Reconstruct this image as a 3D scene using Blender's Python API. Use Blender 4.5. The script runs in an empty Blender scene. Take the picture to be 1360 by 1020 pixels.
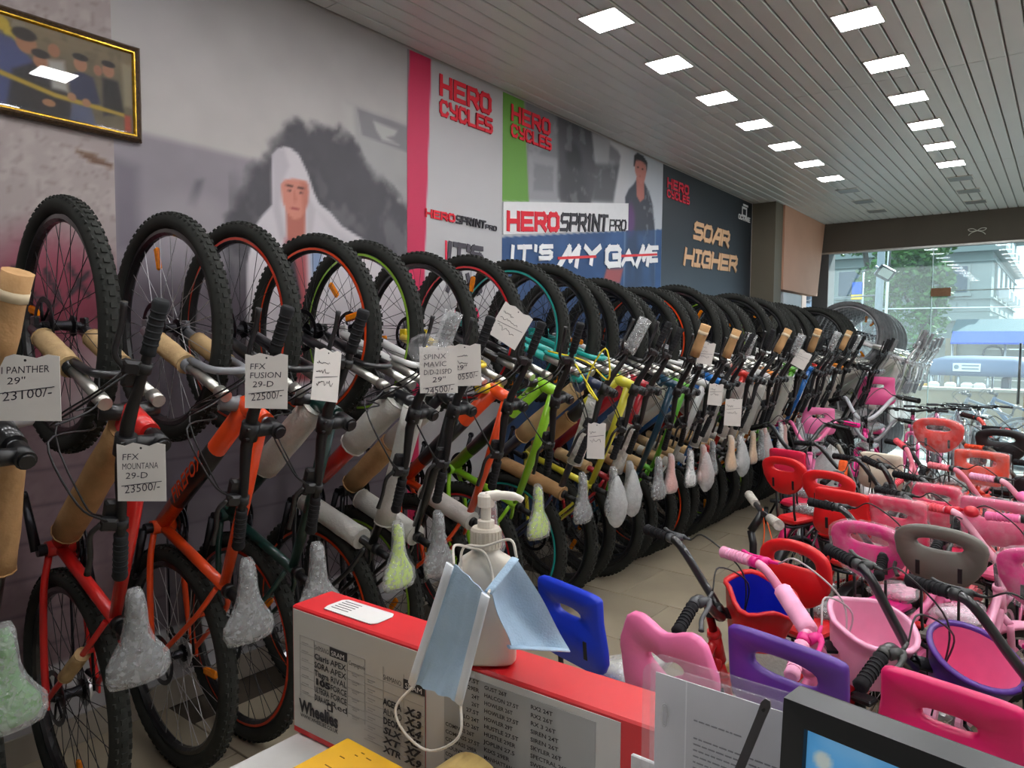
import bpy, math, random
import numpy as np
from mathutils import Vector, Matrix

scene = bpy.context.scene
COL = scene.collection
PI = math.pi

# ------------------------------------------------------------------ camera
cam_d = bpy.data.cameras.new('camera')
cam = bpy.data.objects.new('camera', cam_d)
COL.objects.link(cam)
cam_d.sensor_fit = 'HORIZONTAL'
cam_d.sensor_width = 36.0
cam_d.lens = 945.0 / 1360.0 * 36.0
cam_d.clip_start = 0.02
cam_d.clip_end = 300
cam.matrix_world = Matrix(((0.78811488, -0.04210481, 0.61408641, 0.0),
                           (0.61548167, 0.04164287, -0.78705031, 0.0),
                           (0.00756628, 0.99824499, 0.05873411, 1.43),
                           (0, 0, 0, 1)))
scene.camera = cam

# ------------------------------------------------------------------ world, sun, exposure
world = bpy.data.worlds.new('world')
scene.world = world
world.use_nodes = True
bg = world.node_tree.nodes['Background']
bg.inputs[0].default_value = (0.80, 0.91, 1.0, 1)
bg.inputs[1].default_value = 2.2
sun_d = bpy.data.lights.new('sun', 'SUN')
sun_d.energy = 12.0
sun_d.angle = math.radians(1.5)
sun_d.color = (1.0, 0.96, 0.9)
sun = bpy.data.objects.new('sun', sun_d)
COL.objects.link(sun)
sun.location = (2, 14, 12)
sun.rotation_euler = Vector((-0.34, -0.80, -0.74)).to_track_quat('-Z', 'Y').to_euler()
PANEL_EMIT = 38.0
scene.view_settings.view_transform = 'Standard'
scene.view_settings.look = 'None'
scene.view_settings.gamma = 1.0
scene.view_settings.use_curve_mapping = False
scene.view_settings.exposure = 0.1

# ------------------------------------------------------------------ constants
WX = -2.717      # left wall plane
CEIL = 2.92
FRONT = 9.45     # shop front plane
rnd = random.Random(7)

# ------------------------------------------------------------------ materials
def lin(c):
    out = []
    for v in c[:3]:
        v /= 255.0
        out.append(v / 12.92 if v <= 0.04045 else ((v + 0.055) / 1.055) ** 2.4)
    return tuple(out) + (1.0,)

MATS = {}
def mat(name, rgb, rough=0.5, metal=0.0, var=0.08, scale=18.0, bump=0.0, bscale=120.0, spec=0.5, coat=0.0, emit=None, estr=0.0):
    if name in MATS:
        return MATS[name]
    m = bpy.data.materials.new(name)
    m.use_nodes = True
    nt = m.node_tree
    b = nt.nodes['Principled BSDF']
    tc = nt.nodes.new('ShaderNodeTexCoord')
    nz = nt.nodes.new('ShaderNodeTexNoise')
    nz.inputs['Scale'].default_value = scale
    nz.inputs['Detail'].default_value = 3
    nt.links.new(tc.outputs['Object'], nz.inputs['Vector'])
    cr = nt.nodes.new('ShaderNodeValToRGB')
    c = lin(rgb)
    lo = tuple(max(0, v * (1 - var)) for v in c[:3]) + (1,)
    hi = tuple(min(1, v * (1 + var)) for v in c[:3]) + (1,)
    cr.color_ramp.elements[0].color = lo
    cr.color_ramp.elements[1].color = hi
    cr.color_ramp.elements[0].position = 0.3
    cr.color_ramp.elements[1].position = 0.7
    nt.links.new(nz.outputs['Fac'], cr.inputs['Fac'])
    nt.links.new(cr.outputs['Color'], b.inputs['Base Color'])
    b.inputs['Roughness'].default_value = rough
    b.inputs['Metallic'].default_value = metal
    b.inputs['Specular IOR Level'].default_value = spec
    b.inputs['Coat Weight'].default_value = coat
    if bump > 0:
        n2 = nt.nodes.new('ShaderNodeTexNoise')
        n2.inputs['Scale'].default_value = bscale
        nt.links.new(tc.outputs['Object'], n2.inputs['Vector'])
        bp = nt.nodes.new('ShaderNodeBump')
        bp.inputs['Strength'].default_value = bump
        bp.inputs['Distance'].default_value = 0.01
        nt.links.new(n2.outputs['Fac'], bp.inputs['Height'])
        nt.links.new(bp.outputs['Normal'], b.inputs['Normal'])
    if emit:
        b.inputs['Emission Color'].default_value = lin(emit)
        b.inputs['Emission Strength'].default_value = estr
    MATS[name] = m
    return m

def col(rgb, kind='plastic'):
    """procedural material for a colour and a finish"""
    key = '%s_%d_%d_%d' % (kind, rgb[0], rgb[1], rgb[2])
    if kind == 'paint':
        return mat(key, rgb, rough=0.28, coat=0.4, var=0.05)
    if kind == 'metal':
        return mat(key, rgb, rough=0.3, metal=0.85, var=0.1, scale=40)
    if kind == 'rubber':
        return mat(key, rgb, rough=0.85, var=0.15, spec=0.25)
    if kind == 'paper':
        return mat(key, rgb, rough=0.9, var=0.03, scale=9, spec=0.2)
    if kind == 'card':
        return mat(key, rgb, rough=0.9, var=0.12, scale=14, bump=0.25, bscale=60, spec=0.2)
    if kind == 'foam':
        return mat(key, rgb, rough=0.8, var=0.05, bump=0.3, bscale=90, spec=0.3)
    if kind == 'print':
        return mat(key, rgb, rough=0.6, var=0.02, spec=0.3)
    if kind == 'wall':
        return mat(key, rgb, rough=0.75, var=0.05, scale=3, bump=0.1, bscale=40)
    return mat(key, rgb, rough=0.38, var=0.05)

def film(name, rgb, lo, hi, rough=0.12, scale=35.0):
    if name in MATS:
        return MATS[name]
    m = bpy.data.materials.new(name)
    m.use_nodes = True
    nt = m.node_tree
    b = nt.nodes['Principled BSDF']
    b.inputs['Base Color'].default_value = lin(rgb)
    b.inputs['Roughness'].default_value = rough
    b.inputs['Specular IOR Level'].default_value = 0.9
    tc = nt.nodes.new('ShaderNodeTexCoord')
    nz = nt.nodes.new('ShaderNodeTexNoise')
    nz.inputs['Scale'].default_value = scale
    nz.inputs['Detail'].default_value = 7
    nz.inputs['Distortion'].default_value = 0.3
    nt.links.new(tc.outputs['Object'], nz.inputs['Vector'])
    mr = nt.nodes.new('ShaderNodeMapRange')
    mr.inputs['From Min'].default_value = 0.35
    mr.inputs['From Max'].default_value = 0.68
    mr.inputs['To Min'].default_value = lo
    mr.inputs['To Max'].default_value = hi
    nt.links.new(nz.outputs['Fac'], mr.inputs['Value'])
    nt.links.new(mr.outputs['Result'], b.inputs['Alpha'])
    bp = nt.nodes.new('ShaderNodeBump')
    bp.inputs['Strength'].default_value = 0.9
    bp.inputs['Distance'].default_value = 0.012
    wv = nt.nodes.new('ShaderNodeTexNoise')
    wv.inputs['Scale'].default_value = scale * 0.7
    wv.inputs['Distortion'].default_value = 1.6
    wv.inputs['Detail'].default_value = 2
    nt.links.new(tc.outputs['Object'], wv.inputs['Vector'])
    nt.links.new(wv.outputs['Fac'], bp.inputs['Height'])
    nt.links.new(bp.outputs['Normal'], b.inputs['Normal'])
    MATS[name] = m
    return m

def translucent(m, k):
    nt = m.node_tree
    out = nt.nodes['Material Output']; b = nt.nodes['Principled BSDF']
    tr = nt.nodes.new('ShaderNodeBsdfTranslucent'); tr.inputs[0].default_value = (0.85, 0.85, 0.82, 1)
    mx = nt.nodes.new('ShaderNodeMixShader'); mx.inputs[0].default_value = k
    nt.links.new(b.outputs[0], mx.inputs[1]); nt.links.new(tr.outputs[0], mx.inputs[2])
    nt.links.new(mx.outputs[0], out.inputs['Surface'])
    return m

def glass_mat(name, tint, gloss, haze):  # last argument mixes in milky white that imitates glare haze in the pane
    m = bpy.data.materials.new(name)
    m.use_nodes = True
    nt = m.node_tree
    nt.nodes.remove(nt.nodes['Principled BSDF'])
    out = nt.nodes['Material Output']
    tr = nt.nodes.new('ShaderNodeBsdfTransparent')
    tr.inputs[0].default_value = tint
    gl = nt.nodes.new('ShaderNodeBsdfGlossy')
    gl.inputs['Roughness'].default_value = 0.02
    df = nt.nodes.new('ShaderNodeBsdfTranslucent')
    df.inputs[0].default_value = (0.85, 0.95, 1, 1)
    m1 = nt.nodes.new('ShaderNodeMixShader')
    m1.inputs[0].default_value = gloss
    m2 = nt.nodes.new('ShaderNodeMixShader')
    nz = nt.nodes.new('ShaderNodeTexNoise')
    nz.inputs['Scale'].default_value = 1.5
    mp = nt.nodes.new('ShaderNodeMapRange')
    mp.inputs['To Min'].default_value = haze * 0.6
    mp.inputs['To Max'].default_value = haze * 1.4
    nt.links.new(nz.outputs['Fac'], mp.inputs['Value'])
    nt.links.new(mp.outputs['Result'], m2.inputs[0])
    nt.links.new(tr.outputs[0], m1.inputs[1]); nt.links.new(gl.outputs[0], m1.inputs[2])
    nt.links.new(m1.outputs[0], m2.inputs[1]); nt.links.new(df.outputs[0], m2.inputs[2])
    nt.links.new(m2.outputs[0], out.inputs['Surface'])
    MATS[name] = m
    return m

def vcol_mat(name, rough=0.55, emit=0.0):
    m = bpy.data.materials.new(name)
    m.use_nodes = True
    nt = m.node_tree
    b = nt.nodes['Principled BSDF']
    a = nt.nodes.new('ShaderNodeVertexColor')
    a.layer_name = 'Col'
    nt.links.new(a.outputs['Color'], b.inputs['Base Color'])
    b.inputs['Roughness'].default_value = rough
    b.inputs['Specular IOR Level'].default_value = 0.4
    if emit:
        nt.links.new(a.outputs['Color'], b.inputs['Emission Color'])
        b.inputs['Emission Strength'].default_value = emit
    return m

# ------------------------------------------------------------------ mesh builder
class G:
    def __init__(self):
        self.v = []; self.f = []; self.s = []
    def quad(self, a, b, c, d, smooth=False):
        n = len(self.v); self.v += [tuple(a), tuple(b), tuple(c), tuple(d)]
        self.f.append((n, n + 1, n + 2, n + 3)); self.s.append(smooth)
        return self
    def poly(self, pts):
        n = len(self.v); self.v += [tuple(p) for p in pts]
        self.f.append(tuple(range(n, n + len(pts)))); self.s.append(False)
        return self
    def box(self, c, s, M=None, bev=0.0):
        c = Vector(c); hx, hy, hz = s[0] / 2, s[1] / 2, s[2] / 2
        if bev > 0:
            b = min(bev, hx * .9, hy * .9, hz * .9)
            def ring(x, y, z):
                q = b * 0.7
                pts = [(-x + q, -y), (x - q, -y), (x, -y + q), (x, y - q), (x - q, y), (-x + q, y), (-x, y - q), (-x, -y + q)]
                return [Vector((p[0], p[1], z)) for p in pts]
            rings = [ring(hx - b, hy - b, -hz), ring(hx, hy, -hz + b), ring(hx, hy, hz - b), ring(hx - b, hy - b, hz)]
            rings = [[c + (M @ p if M else p) for p in r] for r in rings]
            return self.loft(rings, smooth=False)
        P = [Vector((x, y, z)) for z in (-hz, hz) for x, y in ((-hx, -hy), (hx, -hy), (hx, hy), (-hx, hy))]
        P = [c + (M @ p if M else p) for p in P]
        n = len(self.v); self.v += [tuple(p) for p in P]
        for q in ((3, 2, 1, 0), (4, 5, 6, 7), (0, 1, 5, 4), (1, 2, 6, 5), (2, 3, 7, 6), (3, 0, 4, 7)):
            self.f.append(tuple(n + i for i in q)); self.s.append(False)
        return self
    def loft(self, rings, smooth=True, cap=True, closed=True, loop=False):
        n0 = len(self.v); k = len(rings[0])
        for r in rings:
            self.v += [tuple(p) for p in r]
        R = len(rings)
        for i in range(R if loop else R - 1):
            a = n0 + i * k; b = n0 + ((i + 1) % R) * k
            for j in range(k if closed else k - 1):
                j2 = (j + 1) % k
                self.f.append((a + j, a + j2, b + j2, b + j)); self.s.append(smooth)
        if cap and closed and not loop:
            self.f.append(tuple(n0 + j for j in range(k - 1, -1, -1))); self.s.append(False)
            e = n0 + (R - 1) * k
            self.f.append(tuple(e + j for j in range(k))); self.s.append(False)
        return self
    def tube(self, path, r, n=8, cap=True, loop=False, smooth=True, sq=None):
        P = [Vector(p) for p in path]
        m = len(P)
        rr = r if isinstance(r, (list, tuple)) else [r] * m
        T = []
        for i in range(m):
            if loop:
                t = P[(i + 1) % m] - P[i - 1]
            else:
                t = P[min(i + 1, m - 1)] - P[max(i - 1, 0)]
            T.append(t.normalized())
        up = Vector((0, 0, 1)) if abs(T[0].z) < 0.9 else Vector((0, 1, 0))
        u = (up - T[0] * up.dot(T[0])).normalized()
        rings = []
        for i in range(m):
            u = (u - T[i] * u.dot(T[i])).normalized()
            w = T[i].cross(u)
            ks = sq if sq else 1.0
            rings.append([P[i] + (u * math.cos(2 * PI * j / n) * ks + w * math.sin(2 * PI * j / n)) * rr[i] for j in range(n)])
        return self.loft(rings, smooth=smooth, cap=cap, loop=loop)
    def cyl(self, a, b, r, r2=None, n=12, smooth=True):
        return self.tube([a, b], [r, r if r2 is None else r2], n=n, smooth=smooth)
    def lathe(self, prof, o=(0, 0, 0), axis='y', n=32, smooth=False, cap=True, loop=False):
        o = Vector(o); rings = []
        for r, h in prof:
            ring = []
            for j in range(n):
                a = 2 * PI * j / n
                c, s = math.cos(a) * r, math.sin(a) * r
                p = (c, h, -s) if axis == 'y' else ((c, s, h) if axis == 'z' else (h, c, s))
                ring.append(o + Vector(p))
            rings.append(ring)
        return self.loft(rings, smooth=smooth, cap=cap, loop=loop)
    def torus(self, R, r, o=(0, 0, 0), axis='y', n=48, m=10, ry=None):
        ry = ry or r
        prof = [(R + r * math.cos(2 * PI * i / m), ry * math.sin(2 * PI * i / m)) for i in range(m)]
        return self.lathe(prof, o, axis, n, smooth=True, cap=False, loop=True)
    def ball(self, c, s, n=14, m=9):
        c = Vector(c); rings = []
        for i in range(m):
            a = PI * (i + 0.02 if i == 0 else (i - 0.02 if i == m - 1 else i)) / (m - 1)
            rings.append([c + Vector((math.sin(a) * math.cos(2 * PI * j / n) * s[0], math.sin(a) * math.sin(2 * PI * j / n) * s[1], -math.cos(a) * s[2])) for j in range(n)])
        return self.loft(rings)
    def add(self, g, M=None):
        n = len(self.v)
        self.v += [tuple(M @ Vector(p)) if M else p for p in g.v]
        self.f += [tuple(i + n for i in f) for f in g.f]; self.s += g.s
        return self
    def plate(self, outer, inner, t, bev=0.004):
        """flat plate in local xy with an optional hole (both outlines same count); z = thickness"""
        o = [Vector((p[0], p[1], 0)) for p in outer]
        cx = sum((p for p in o), Vector()) / len(o)
        def sh(pts, d, z, c):
            return [Vector((c.x + (p.x - c.x) * (1 - d / max((p - c).length, 1e-4)), c.y + (p.y - c.y) * (1 - d / max((p - c).length, 1e-4)), z)) for p in pts]
        h = t / 2
        if inner is None:
            return self.loft([sh(o, bev, -h, cx), sh(o, 0, -h + bev, cx), sh(o, 0, h - bev, cx), sh(o, bev, h, cx)])
        i_ = [Vector((p[0], p[1], 0)) for p in inner]
        ci = sum((p for p in i_), Vector()) / len(i_)
        return self.loft([sh(o, bev, -h, cx), sh(o, 0, -h + bev, cx), sh(o, 0, h - bev, cx), sh(o, bev, h, cx),
                          sh(i_, -bev, h, ci), sh(i_, 0, h - bev, ci), sh(i_, 0, -h + bev, ci), sh(i_, -bev, -h, ci)], loop=True)
    def mesh(self, name):
        me = bpy.data.meshes.new(name)
        me.from_pydata([tuple(p) for p in self.v], [], self.f)
        me.polygons.foreach_set('use_smooth', self.s)
        me.update()
        return me

CACHE = {}
def shared(key, fn):
    if key not in CACHE:
        g = fn()
        CACHE[key] = g.mesh(key) if isinstance(g, G) else g
    return CACHE[key]

def obj(name, g, m, parent=None, M=None):
    me = g.mesh(name) if isinstance(g, G) else g
    if len(me.materials) == 0:
        me.materials.append(m)
    o = bpy.data.objects.new(name, me)
    COL.objects.link(o)
    if me.materials[0] is not m:
        o.material_slots[0].link = 'OBJECT'
        o.material_slots[0].material = m
    if parent:
        o.parent = parent
    if M is not None:
        o.matrix_basis = M
    return o

def tag(o, label, cat, group=None):
    o['label'] = label; o['category'] = cat
    if group: o['group'] = group
    return o

def thing(name, label, cat, M=None, group=None):
    o = bpy.data.objects.new(name, None)
    o.empty_display_size = 0.1
    COL.objects.link(o)
    if M is not None:
        o.matrix_basis = M if isinstance(M, Matrix) else Matrix.Translation(M)
    return tag(o, label, cat, group)

def struct(name, g, m, parent=None):
    o = obj(name, g, m, parent)
    if parent is None:
        o['kind'] = 'structure'
    return o

def T(*p): return Matrix.Translation(p if len(p) == 3 else p[0])
def RZ(a): return Matrix.Rotation(a, 4, 'Z')
def RX(a): return Matrix.Rotation(a, 4, 'X')
def RY(a): return Matrix.Rotation(a, 4, 'Y')
def about(p, axis, a):
    return T(Vector(p)) @ Matrix.Rotation(a, 4, Vector(axis)) @ T(-Vector(p))

def curve(pts, n=6):
    """Catmull-Rom through points"""
    P = [Vector(p) for p in pts]
    P = [P[0] * 2 - P[1]] + P + [P[-1] * 2 - P[-2]]
    out = []
    for i in range(1, len(P) - 2):
        for k in range(n):
            t = k / n
            a, b, c, d = P[i - 1], P[i], P[i + 1], P[i + 2]
            out.append(0.5 * ((2 * b) + (c - a) * t + (2 * a - 5 * b + 4 * c - d) * t * t + (3 * b - a - 3 * c + d) * t ** 3))
    out.append(P[-2])
    return out

# ------------------------------------------------------------------ lettering
GL = {
 'H': [[(0, 0), (0, 1)], [(1, 0), (1, 1)], [(0, .5), (1, .5)]],
 'E': [[(1, 0), (0, 0), (0, 1), (1, 1)], [(0, .5), (.85, .5)]],
 'R': [[(0, 0), (0, 1), (.85, 1), (1, .85), (1, .6), (.85, .45), (.25, .45)], [(.5, .45), (1, 0)]],
 'O': [[(.2, 0), (0, .2), (0, .8), (.2, 1), (.8, 1), (1, .8), (1, .2), (.8, 0), (.2, 0)]],
 'C': [[(1, .8), (.8, 1), (.2, 1), (0, .8), (0, .2), (.2, 0), (.8, 0), (1, .2)]],
 'Y': [[(0, 1), (.15, .6), (.5, .5), (1, .5)], [(1, 1), (1, .15), (.85, 0), (.2, 0)]],
 'y': [[(0, 1), (.5, .5), (1, 1)], [(.5, .5), (.5, 0)]],
 'L': [[(0, 1), (0, .15), (.15, 0), (1, 0)]],
 'S': [[(1, 1), (.15, 1), (0, .87), (0, .6), (.15, .5), (.85, .5), (1, .4), (1, .15), (.85, 0), (0, 0)]],
 'P': [[(0, 0), (0, 1), (.85, 1), (1, .85), (1, .6), (.85, .45), (.1, .45)]],
 'I': [[(.5, 0), (.5, 1)]],
 '1': [[(.2, .85), (.5, 1), (.5, 0)]],
 'i': [[(0, 0), (1, 0)], [(.5, 0), (.5, 1)], [(0, 1), (1, 1)]],
 'N': [[(0, 0), (0, 1), (1, 0), (1, 1)]],
 'T': [[(0, 1), (1, 1)], [(.5, 1), (.5, 0)]],
 'M': [[(0, 0), (.3, 1), (.45, .35), (.75, 1), (.8, 0)]],
 'G': [[(1, .85), (.85, 1), (.2, 1), (0, .8), (0, .2), (.2, 0), (1, 0), (1, .5), (.55, .5)]],
 'A': [[(0, 0), (.55, 1), (1, 1), (1, 0)], [(.3, .38), (1, .38)]],
 'D': [[(0, 0), (0, 1), (.8, 1), (1, .8), (1, .2), (.8, 0), (0, 0)]],
 "'": [[(.5, 1), (.5, .75)]],
 'F': [[(0, 0), (0, 1), (1, 1)], [(0, .5), (.8, .5)]],
 'X': [[(0, 0), (1, 1)], [(0, 1), (1, 0)]],
 'U': [[(0, 1), (0, .2), (.2, 0), (.8, 0), (1, .2), (1, 1)]],
 'B': [[(0, 0), (0, 1), (.8, 1), (.95, .85), (.95, .65), (.8, .52), (0, .52)], [(.8, .52), (1, .4), (1, .15), (.85, 0), (0, 0)]],
 'a': [[(0, 0), (.5, 1), (1, 0)], [(.25, .4), (.75, .4)]],
}
NARROW = {'I': .35, "'": .3, '1': .5, 'i': .6}

def strokes(word, w, h, t, shear=0.0, gap=0.45, slope=0.0, depth=0.003, caps=None):
    """block lettering in local x (right) / y (up) fitted into w x h; t = stroke width as a share of h"""
    g = G()
    adv = []
    for ch in word:
        adv.append(0.55 if ch == ' ' else NARROW.get(ch, 1.0))
    tot = sum(adv) + gap * (len(word) - 1)
    unit = w / (tot + t)
    x = t / 2 * unit
    th = t * h
    for ch, a in zip(word, adv):
        if ch != ' ':
            sc = 1.0 if (caps is None) else caps.get(ch, 1.0)
            for line in GL[ch]:
                n = len(line)
                pts = []
                for (px, py) in line:
                    if ch in NARROW and ch != 'i': px = px
                    yy = th / 2 + py * (h * sc - th)
                    xx = x + px * a * unit
                    pts.append(Vector((xx + yy * shear, yy + xx * slope, 0)))
                for i in range(n - 1):
                    p, q = pts[i], pts[i + 1]
                    d = (q - p)
                    if d.length < 1e-6: continue
                    d.normalize(); nn = Vector((-d.y, d.x, 0)) * th / 2
                    e = d * th * 0.5
                    z1 = Vector((0, 0, depth + 0.00022 * len(g.f) / 5))
                    a_, b_, c_, d_ = p - e - nn, q + e - nn, q + e + nn, p - e + nn
                    m = len(g.v)
                    g.v += [tuple(v) for v in (a_, b_, c_, d_, a_ + z1, b_ + z1, c_ + z1, d_ + z1)]
                    for fc in ((4, 5, 6, 7), (0, 1, 5, 4), (1, 2, 6, 5), (2, 3, 7, 6), (3, 0, 4, 7)):
                        g.f.append(tuple(m + k for k in fc)); g.s.append(False)
        x += (a + gap) * unit
    return g

def text_mesh(key, body, size, bold=0.0, shear=0.0, align='LEFT', width=None, extrude=0.0):
    cu = bpy.data.curves.new(key, 'FONT')
    cu.body = body
    cu.size = size
    cu.offset = bold
    cu.shear = shear
    cu.align_x = align
    cu.extrude = extrude
    cu.resolution_u = 2
    cu.space_line = 1.0
    o = bpy.data.objects.new(key, cu)
    me = bpy.data.meshes.new_from_object(o)
    me.name = key
    bpy.data.objects.remove(o)
    bpy.data.curves.remove(cu)
    if width and len(me.vertices):
        xs = [v.co.x for v in me.vertices]
        k = width / max(max(xs) - min(xs), 1e-6)
        for v in me.vertices: v.co.x *= k
    return me

# ------------------------------------------------------------------ painted prints (flat print as colour attribute)
def smooth01(x): 
    x = np.clip(x, 0, 1); return x * x * (3 - 2 * x)
def vnoise(U, V, s, seed):
    rs = np.random.RandomState(seed); Gd = rs.rand(64, 64)
    x = U * s; y = V * s
    xi = np.floor(x).astype(int); yi = np.floor(y).astype(int)
    fx = smooth01(x - xi); fy = smooth01(y - yi)
    g = lambda a, b: Gd[a % 64, b % 64]
    return (g(xi, yi) * (1 - fx) + g(xi + 1, yi) * fx) * (1 - fy) + (g(xi, yi + 1) * (1 - fx) + g(xi + 1, yi + 1) * fx) * fy
def fbm(U, V, s, seed):
    return (vnoise(U, V, s, seed) + .5 * vnoise(U, V, s * 2.1, seed + 1) + .25 * vnoise(U, V, s * 4.3, seed + 2)) / 1.75
class Paint:
    def __init__(self, u0, u1, v0, v1, step, base):
        self.nu = int((u1 - u0) / step) + 1; self.nv = int((v1 - v0) / step) + 1
        self.u = np.linspace(u0, u1, self.nu); self.v = np.linspace(v0, v1, self.nv)
        self.U, self.V = np.meshgrid(self.u, self.v)
        self.C = np.zeros(self.U.shape + (3,)); self.C[:] = base; self.ink = 0.86
    def lay(self, a, rgb):
        a = a[..., None]
        self.C = self.C * (1 - a) + np.array(rgb, float) * a
    def poly(self, pts, rgb, soft=0.01, op=1.0, warp=0.0, seed=1):
        U, V = self.U, self.V
        if warp:
            U = U + (fbm(U, V, 14, seed) - .5) * warp; V = V + (fbm(U, V, 14, seed + 9) - .5) * warp
        ins = np.zeros(U.shape, bool); dist = np.full(U.shape, 1e9)
        n = len(pts)
        for i in range(n):
            (x1, y1), (x2, y2) = pts[i], pts[(i + 1) % n]
            if y1 != y2:
                cond = ((y1 > V) != (y2 > V)) & (U < (x2 - x1) * (V - y1) / (y2 - y1) + x1)
                ins ^= cond
            dx, dy = x2 - x1, y2 - y1
            t = np.clip(((U - x1) * dx + (V - y1) * dy) / max(dx * dx + dy * dy, 1e-12), 0, 1)
            dist = np.minimum(dist, np.hypot(U - x1 - t * dx, V - y1 - t * dy))
        sd = np.where(ins, dist, -dist)
        self.lay(op * smooth01((sd + soft) / (2 * soft)), rgb)
    def ell(self, c, r, rgb, soft=0.2, op=1.0):
        d = np.hypot((self.U - c[0]) / r[0], (self.V - c[1]) / r[1])
        self.lay(op * smooth01((1 + soft - d) / (2 * soft)), rgb)
    def noise(self, s, amp, seed):
        self.C = np.clip(self.C + ((fbm(self.U, self.V, s, seed) - .5) * 2 * amp)[..., None], 0, 255)
    def mesh(self, name, fn):
        P = fn(self.U, self.V).reshape(-1, 3)
        nu, nv = self.nu, self.nv
        idx = np.arange(nu * nv).reshape(nv, nu)
        F = np.stack([idx[:-1, :-1], idx[:-1, 1:], idx[1:, 1:], idx[1:, :-1]], -1).reshape(-1, 4)
        me = bpy.data.meshes.new(name)
        me.from_pydata(P.tolist(), [], F.tolist())
        at = me.color_attributes.new('Col', 'FLOAT_COLOR', 'POINT')
        c = np.clip(self.C * self.ink, 0, 255) / 255.0
        c = np.where(c <= 0.04045, c / 12.92, ((c + 0.055) / 1.055) ** 2.4).reshape(-1, 3)
        at.data.foreach_set('color', np.concatenate([c, np.ones((len(c), 1))], 1).astype(np.float32).ravel())
        me.update()
        return me

# ================================================================== SETTING
BASIS_L = Matrix(((0, 0, 1, 0), (1, 0, 0, 0), (0, 1, 0, 0), (0, 0, 0, 1)))   # local x->Y, y->Z, z->X
def WALL(y, z, off): return T(WX + off, y, z) @ BASIS_L

# floor slab with single tiles laid in running bond
fl = struct('floor', G().box((0.5, 3.2, -0.06), (7.0, 13.0, 0.1)), mat('grout', (70, 62, 52), rough=0.9))
def tile_mat():
    m = mat('floor_tile', (154, 143, 122), rough=0.42, var=0.16, scale=2.2, bump=0.04, bscale=30)
    return m
TS = 0.5555
tile_me = shared('floor_tile', lambda: G().box((0, 0, 0), (TS - 0.006, TS - 0.006, 0.016), bev=0.002))
tm = tile_mat()
for j in range(-3, 12):
    y = 3.2525 + TS * (j - 4) + 0.0
    offs = -1.96 if j % 2 == 1 else -1.66
    for i in range(-2, 8):
        x = offs + TS * (i + 0.5)
        if x < WX + 0.0 or y + TS / 2 > FRONT - 0.0 or x > 2.6:
            continue
        obj('floor_tile', tile_me, tm, fl, T(x, y, -0.0085))

# walls
struct('wall_left', G().box((WX - 0.06, 3.2, 1.5), (0.12, 13.0, 3.1)), col((170, 165, 162), 'wall'))
struct('wall_right', G().box((3.3, 3.2, 1.5), (0.12, 13.0, 3.1)), col((232, 230, 226), 'wall'))
struct('wall_back', G().box((0.3, -3.0, 1.5), (6.2, 0.12, 3.1)), col((232, 230, 226), 'wall'))
bm_ = col((98, 92, 84), 'wall')
struct('wall_front', G().box((0.32, FRONT + 0.15, (2.575 + CEIL + 0.12) / 2), (5.9, 0.3, CEIL + 0.12 - 2.575)), bm_)
struct('trim_1', G().box((0.32, FRONT + 0.02, 2.562), (5.6, 0.04, 0.02)), col((205, 205, 200), 'metal'))
struct('trim_2', G().box((-2.594, 7.75, 1.46), (0.247, 0.24, 2.92)), col((104, 98, 84), 'wall'))          # wall pier
struct('trim_3', G().box((-2.50, FRONT + 0.2, 1.3), (0.19, 0.3, 2.54)), col((92, 92, 92), 'wall'))          # dark jamb beside the glass
g = G()
pp = [(7.871, 2.918), (9.448, 2.918), (9.20, 2.02), (7.871, 2.02)]
g.loft([[Vector((x, a, b)) for a, b in pp] for x in (-2.55, -2.45)], smooth=False)
struct('trim_4', g, col((196, 150, 126), 'wall'))
struct('trim_5', G().box((-2.50, 8.3, 1.84), (0.06, 0.66, 0.32), bev=0.01), col((205, 212, 218), 'wall'))
struct('baseboard_left', G().box((WX + 0.008, 3.3, 0.05), (0.016, 8.6, 0.1)), col((150, 142, 130), 'plastic'))

# ceiling: backing board with single linear metal panels
ce = struct('ceiling', G().box((0.3, 3.3, CEIL + 0.045), (6.2, 12.6, 0.05)), mat('ceiling_void', (150, 150, 148), rough=0.8))
pm = mat('ceiling_panel', (200, 202, 200), rough=0.32, var=0.02, scale=4)
def panel(L):
    g = G()
    w = 0.0403
    prof = [(-w, 0.016), (-w, 0.004), (-w + 0.004, 0.0), (w - 0.004, 0.0), (w, 0.004), (w, 0.016)]
    rings = [[Vector((a, y, b)) for a, b in prof] for y in (-L / 2, L / 2)]
    return g.loft(rings, smooth=False)
rows_y = [(-2.9, -0.38), (-0.376, 2.066), (2.07, 4.518), (4.522, 6.965), (6.969, 9.44)]
for k, (ya, yb) in enumerate(rows_y):
    me = shared('ceiling_panel_%d' % k, lambda: panel(yb - ya))
    for i in range(45):
        x = WX + 0.06 + 0.0885 * i
        obj('ceiling_panel', me, pm, ce, T(x, (ya + yb) / 2, CEIL))
g = G()
for k, (ya, yb) in enumerate(rows_y):
    for i in range(45, 68):
        g.add(panel(yb - ya), T(WX + 0.06 + 0.0885 * i, (ya + yb) / 2, CEIL))
st = obj('ceiling_panels_beyond', g, pm, ce)
st['kind'] = 'stuff'

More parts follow.
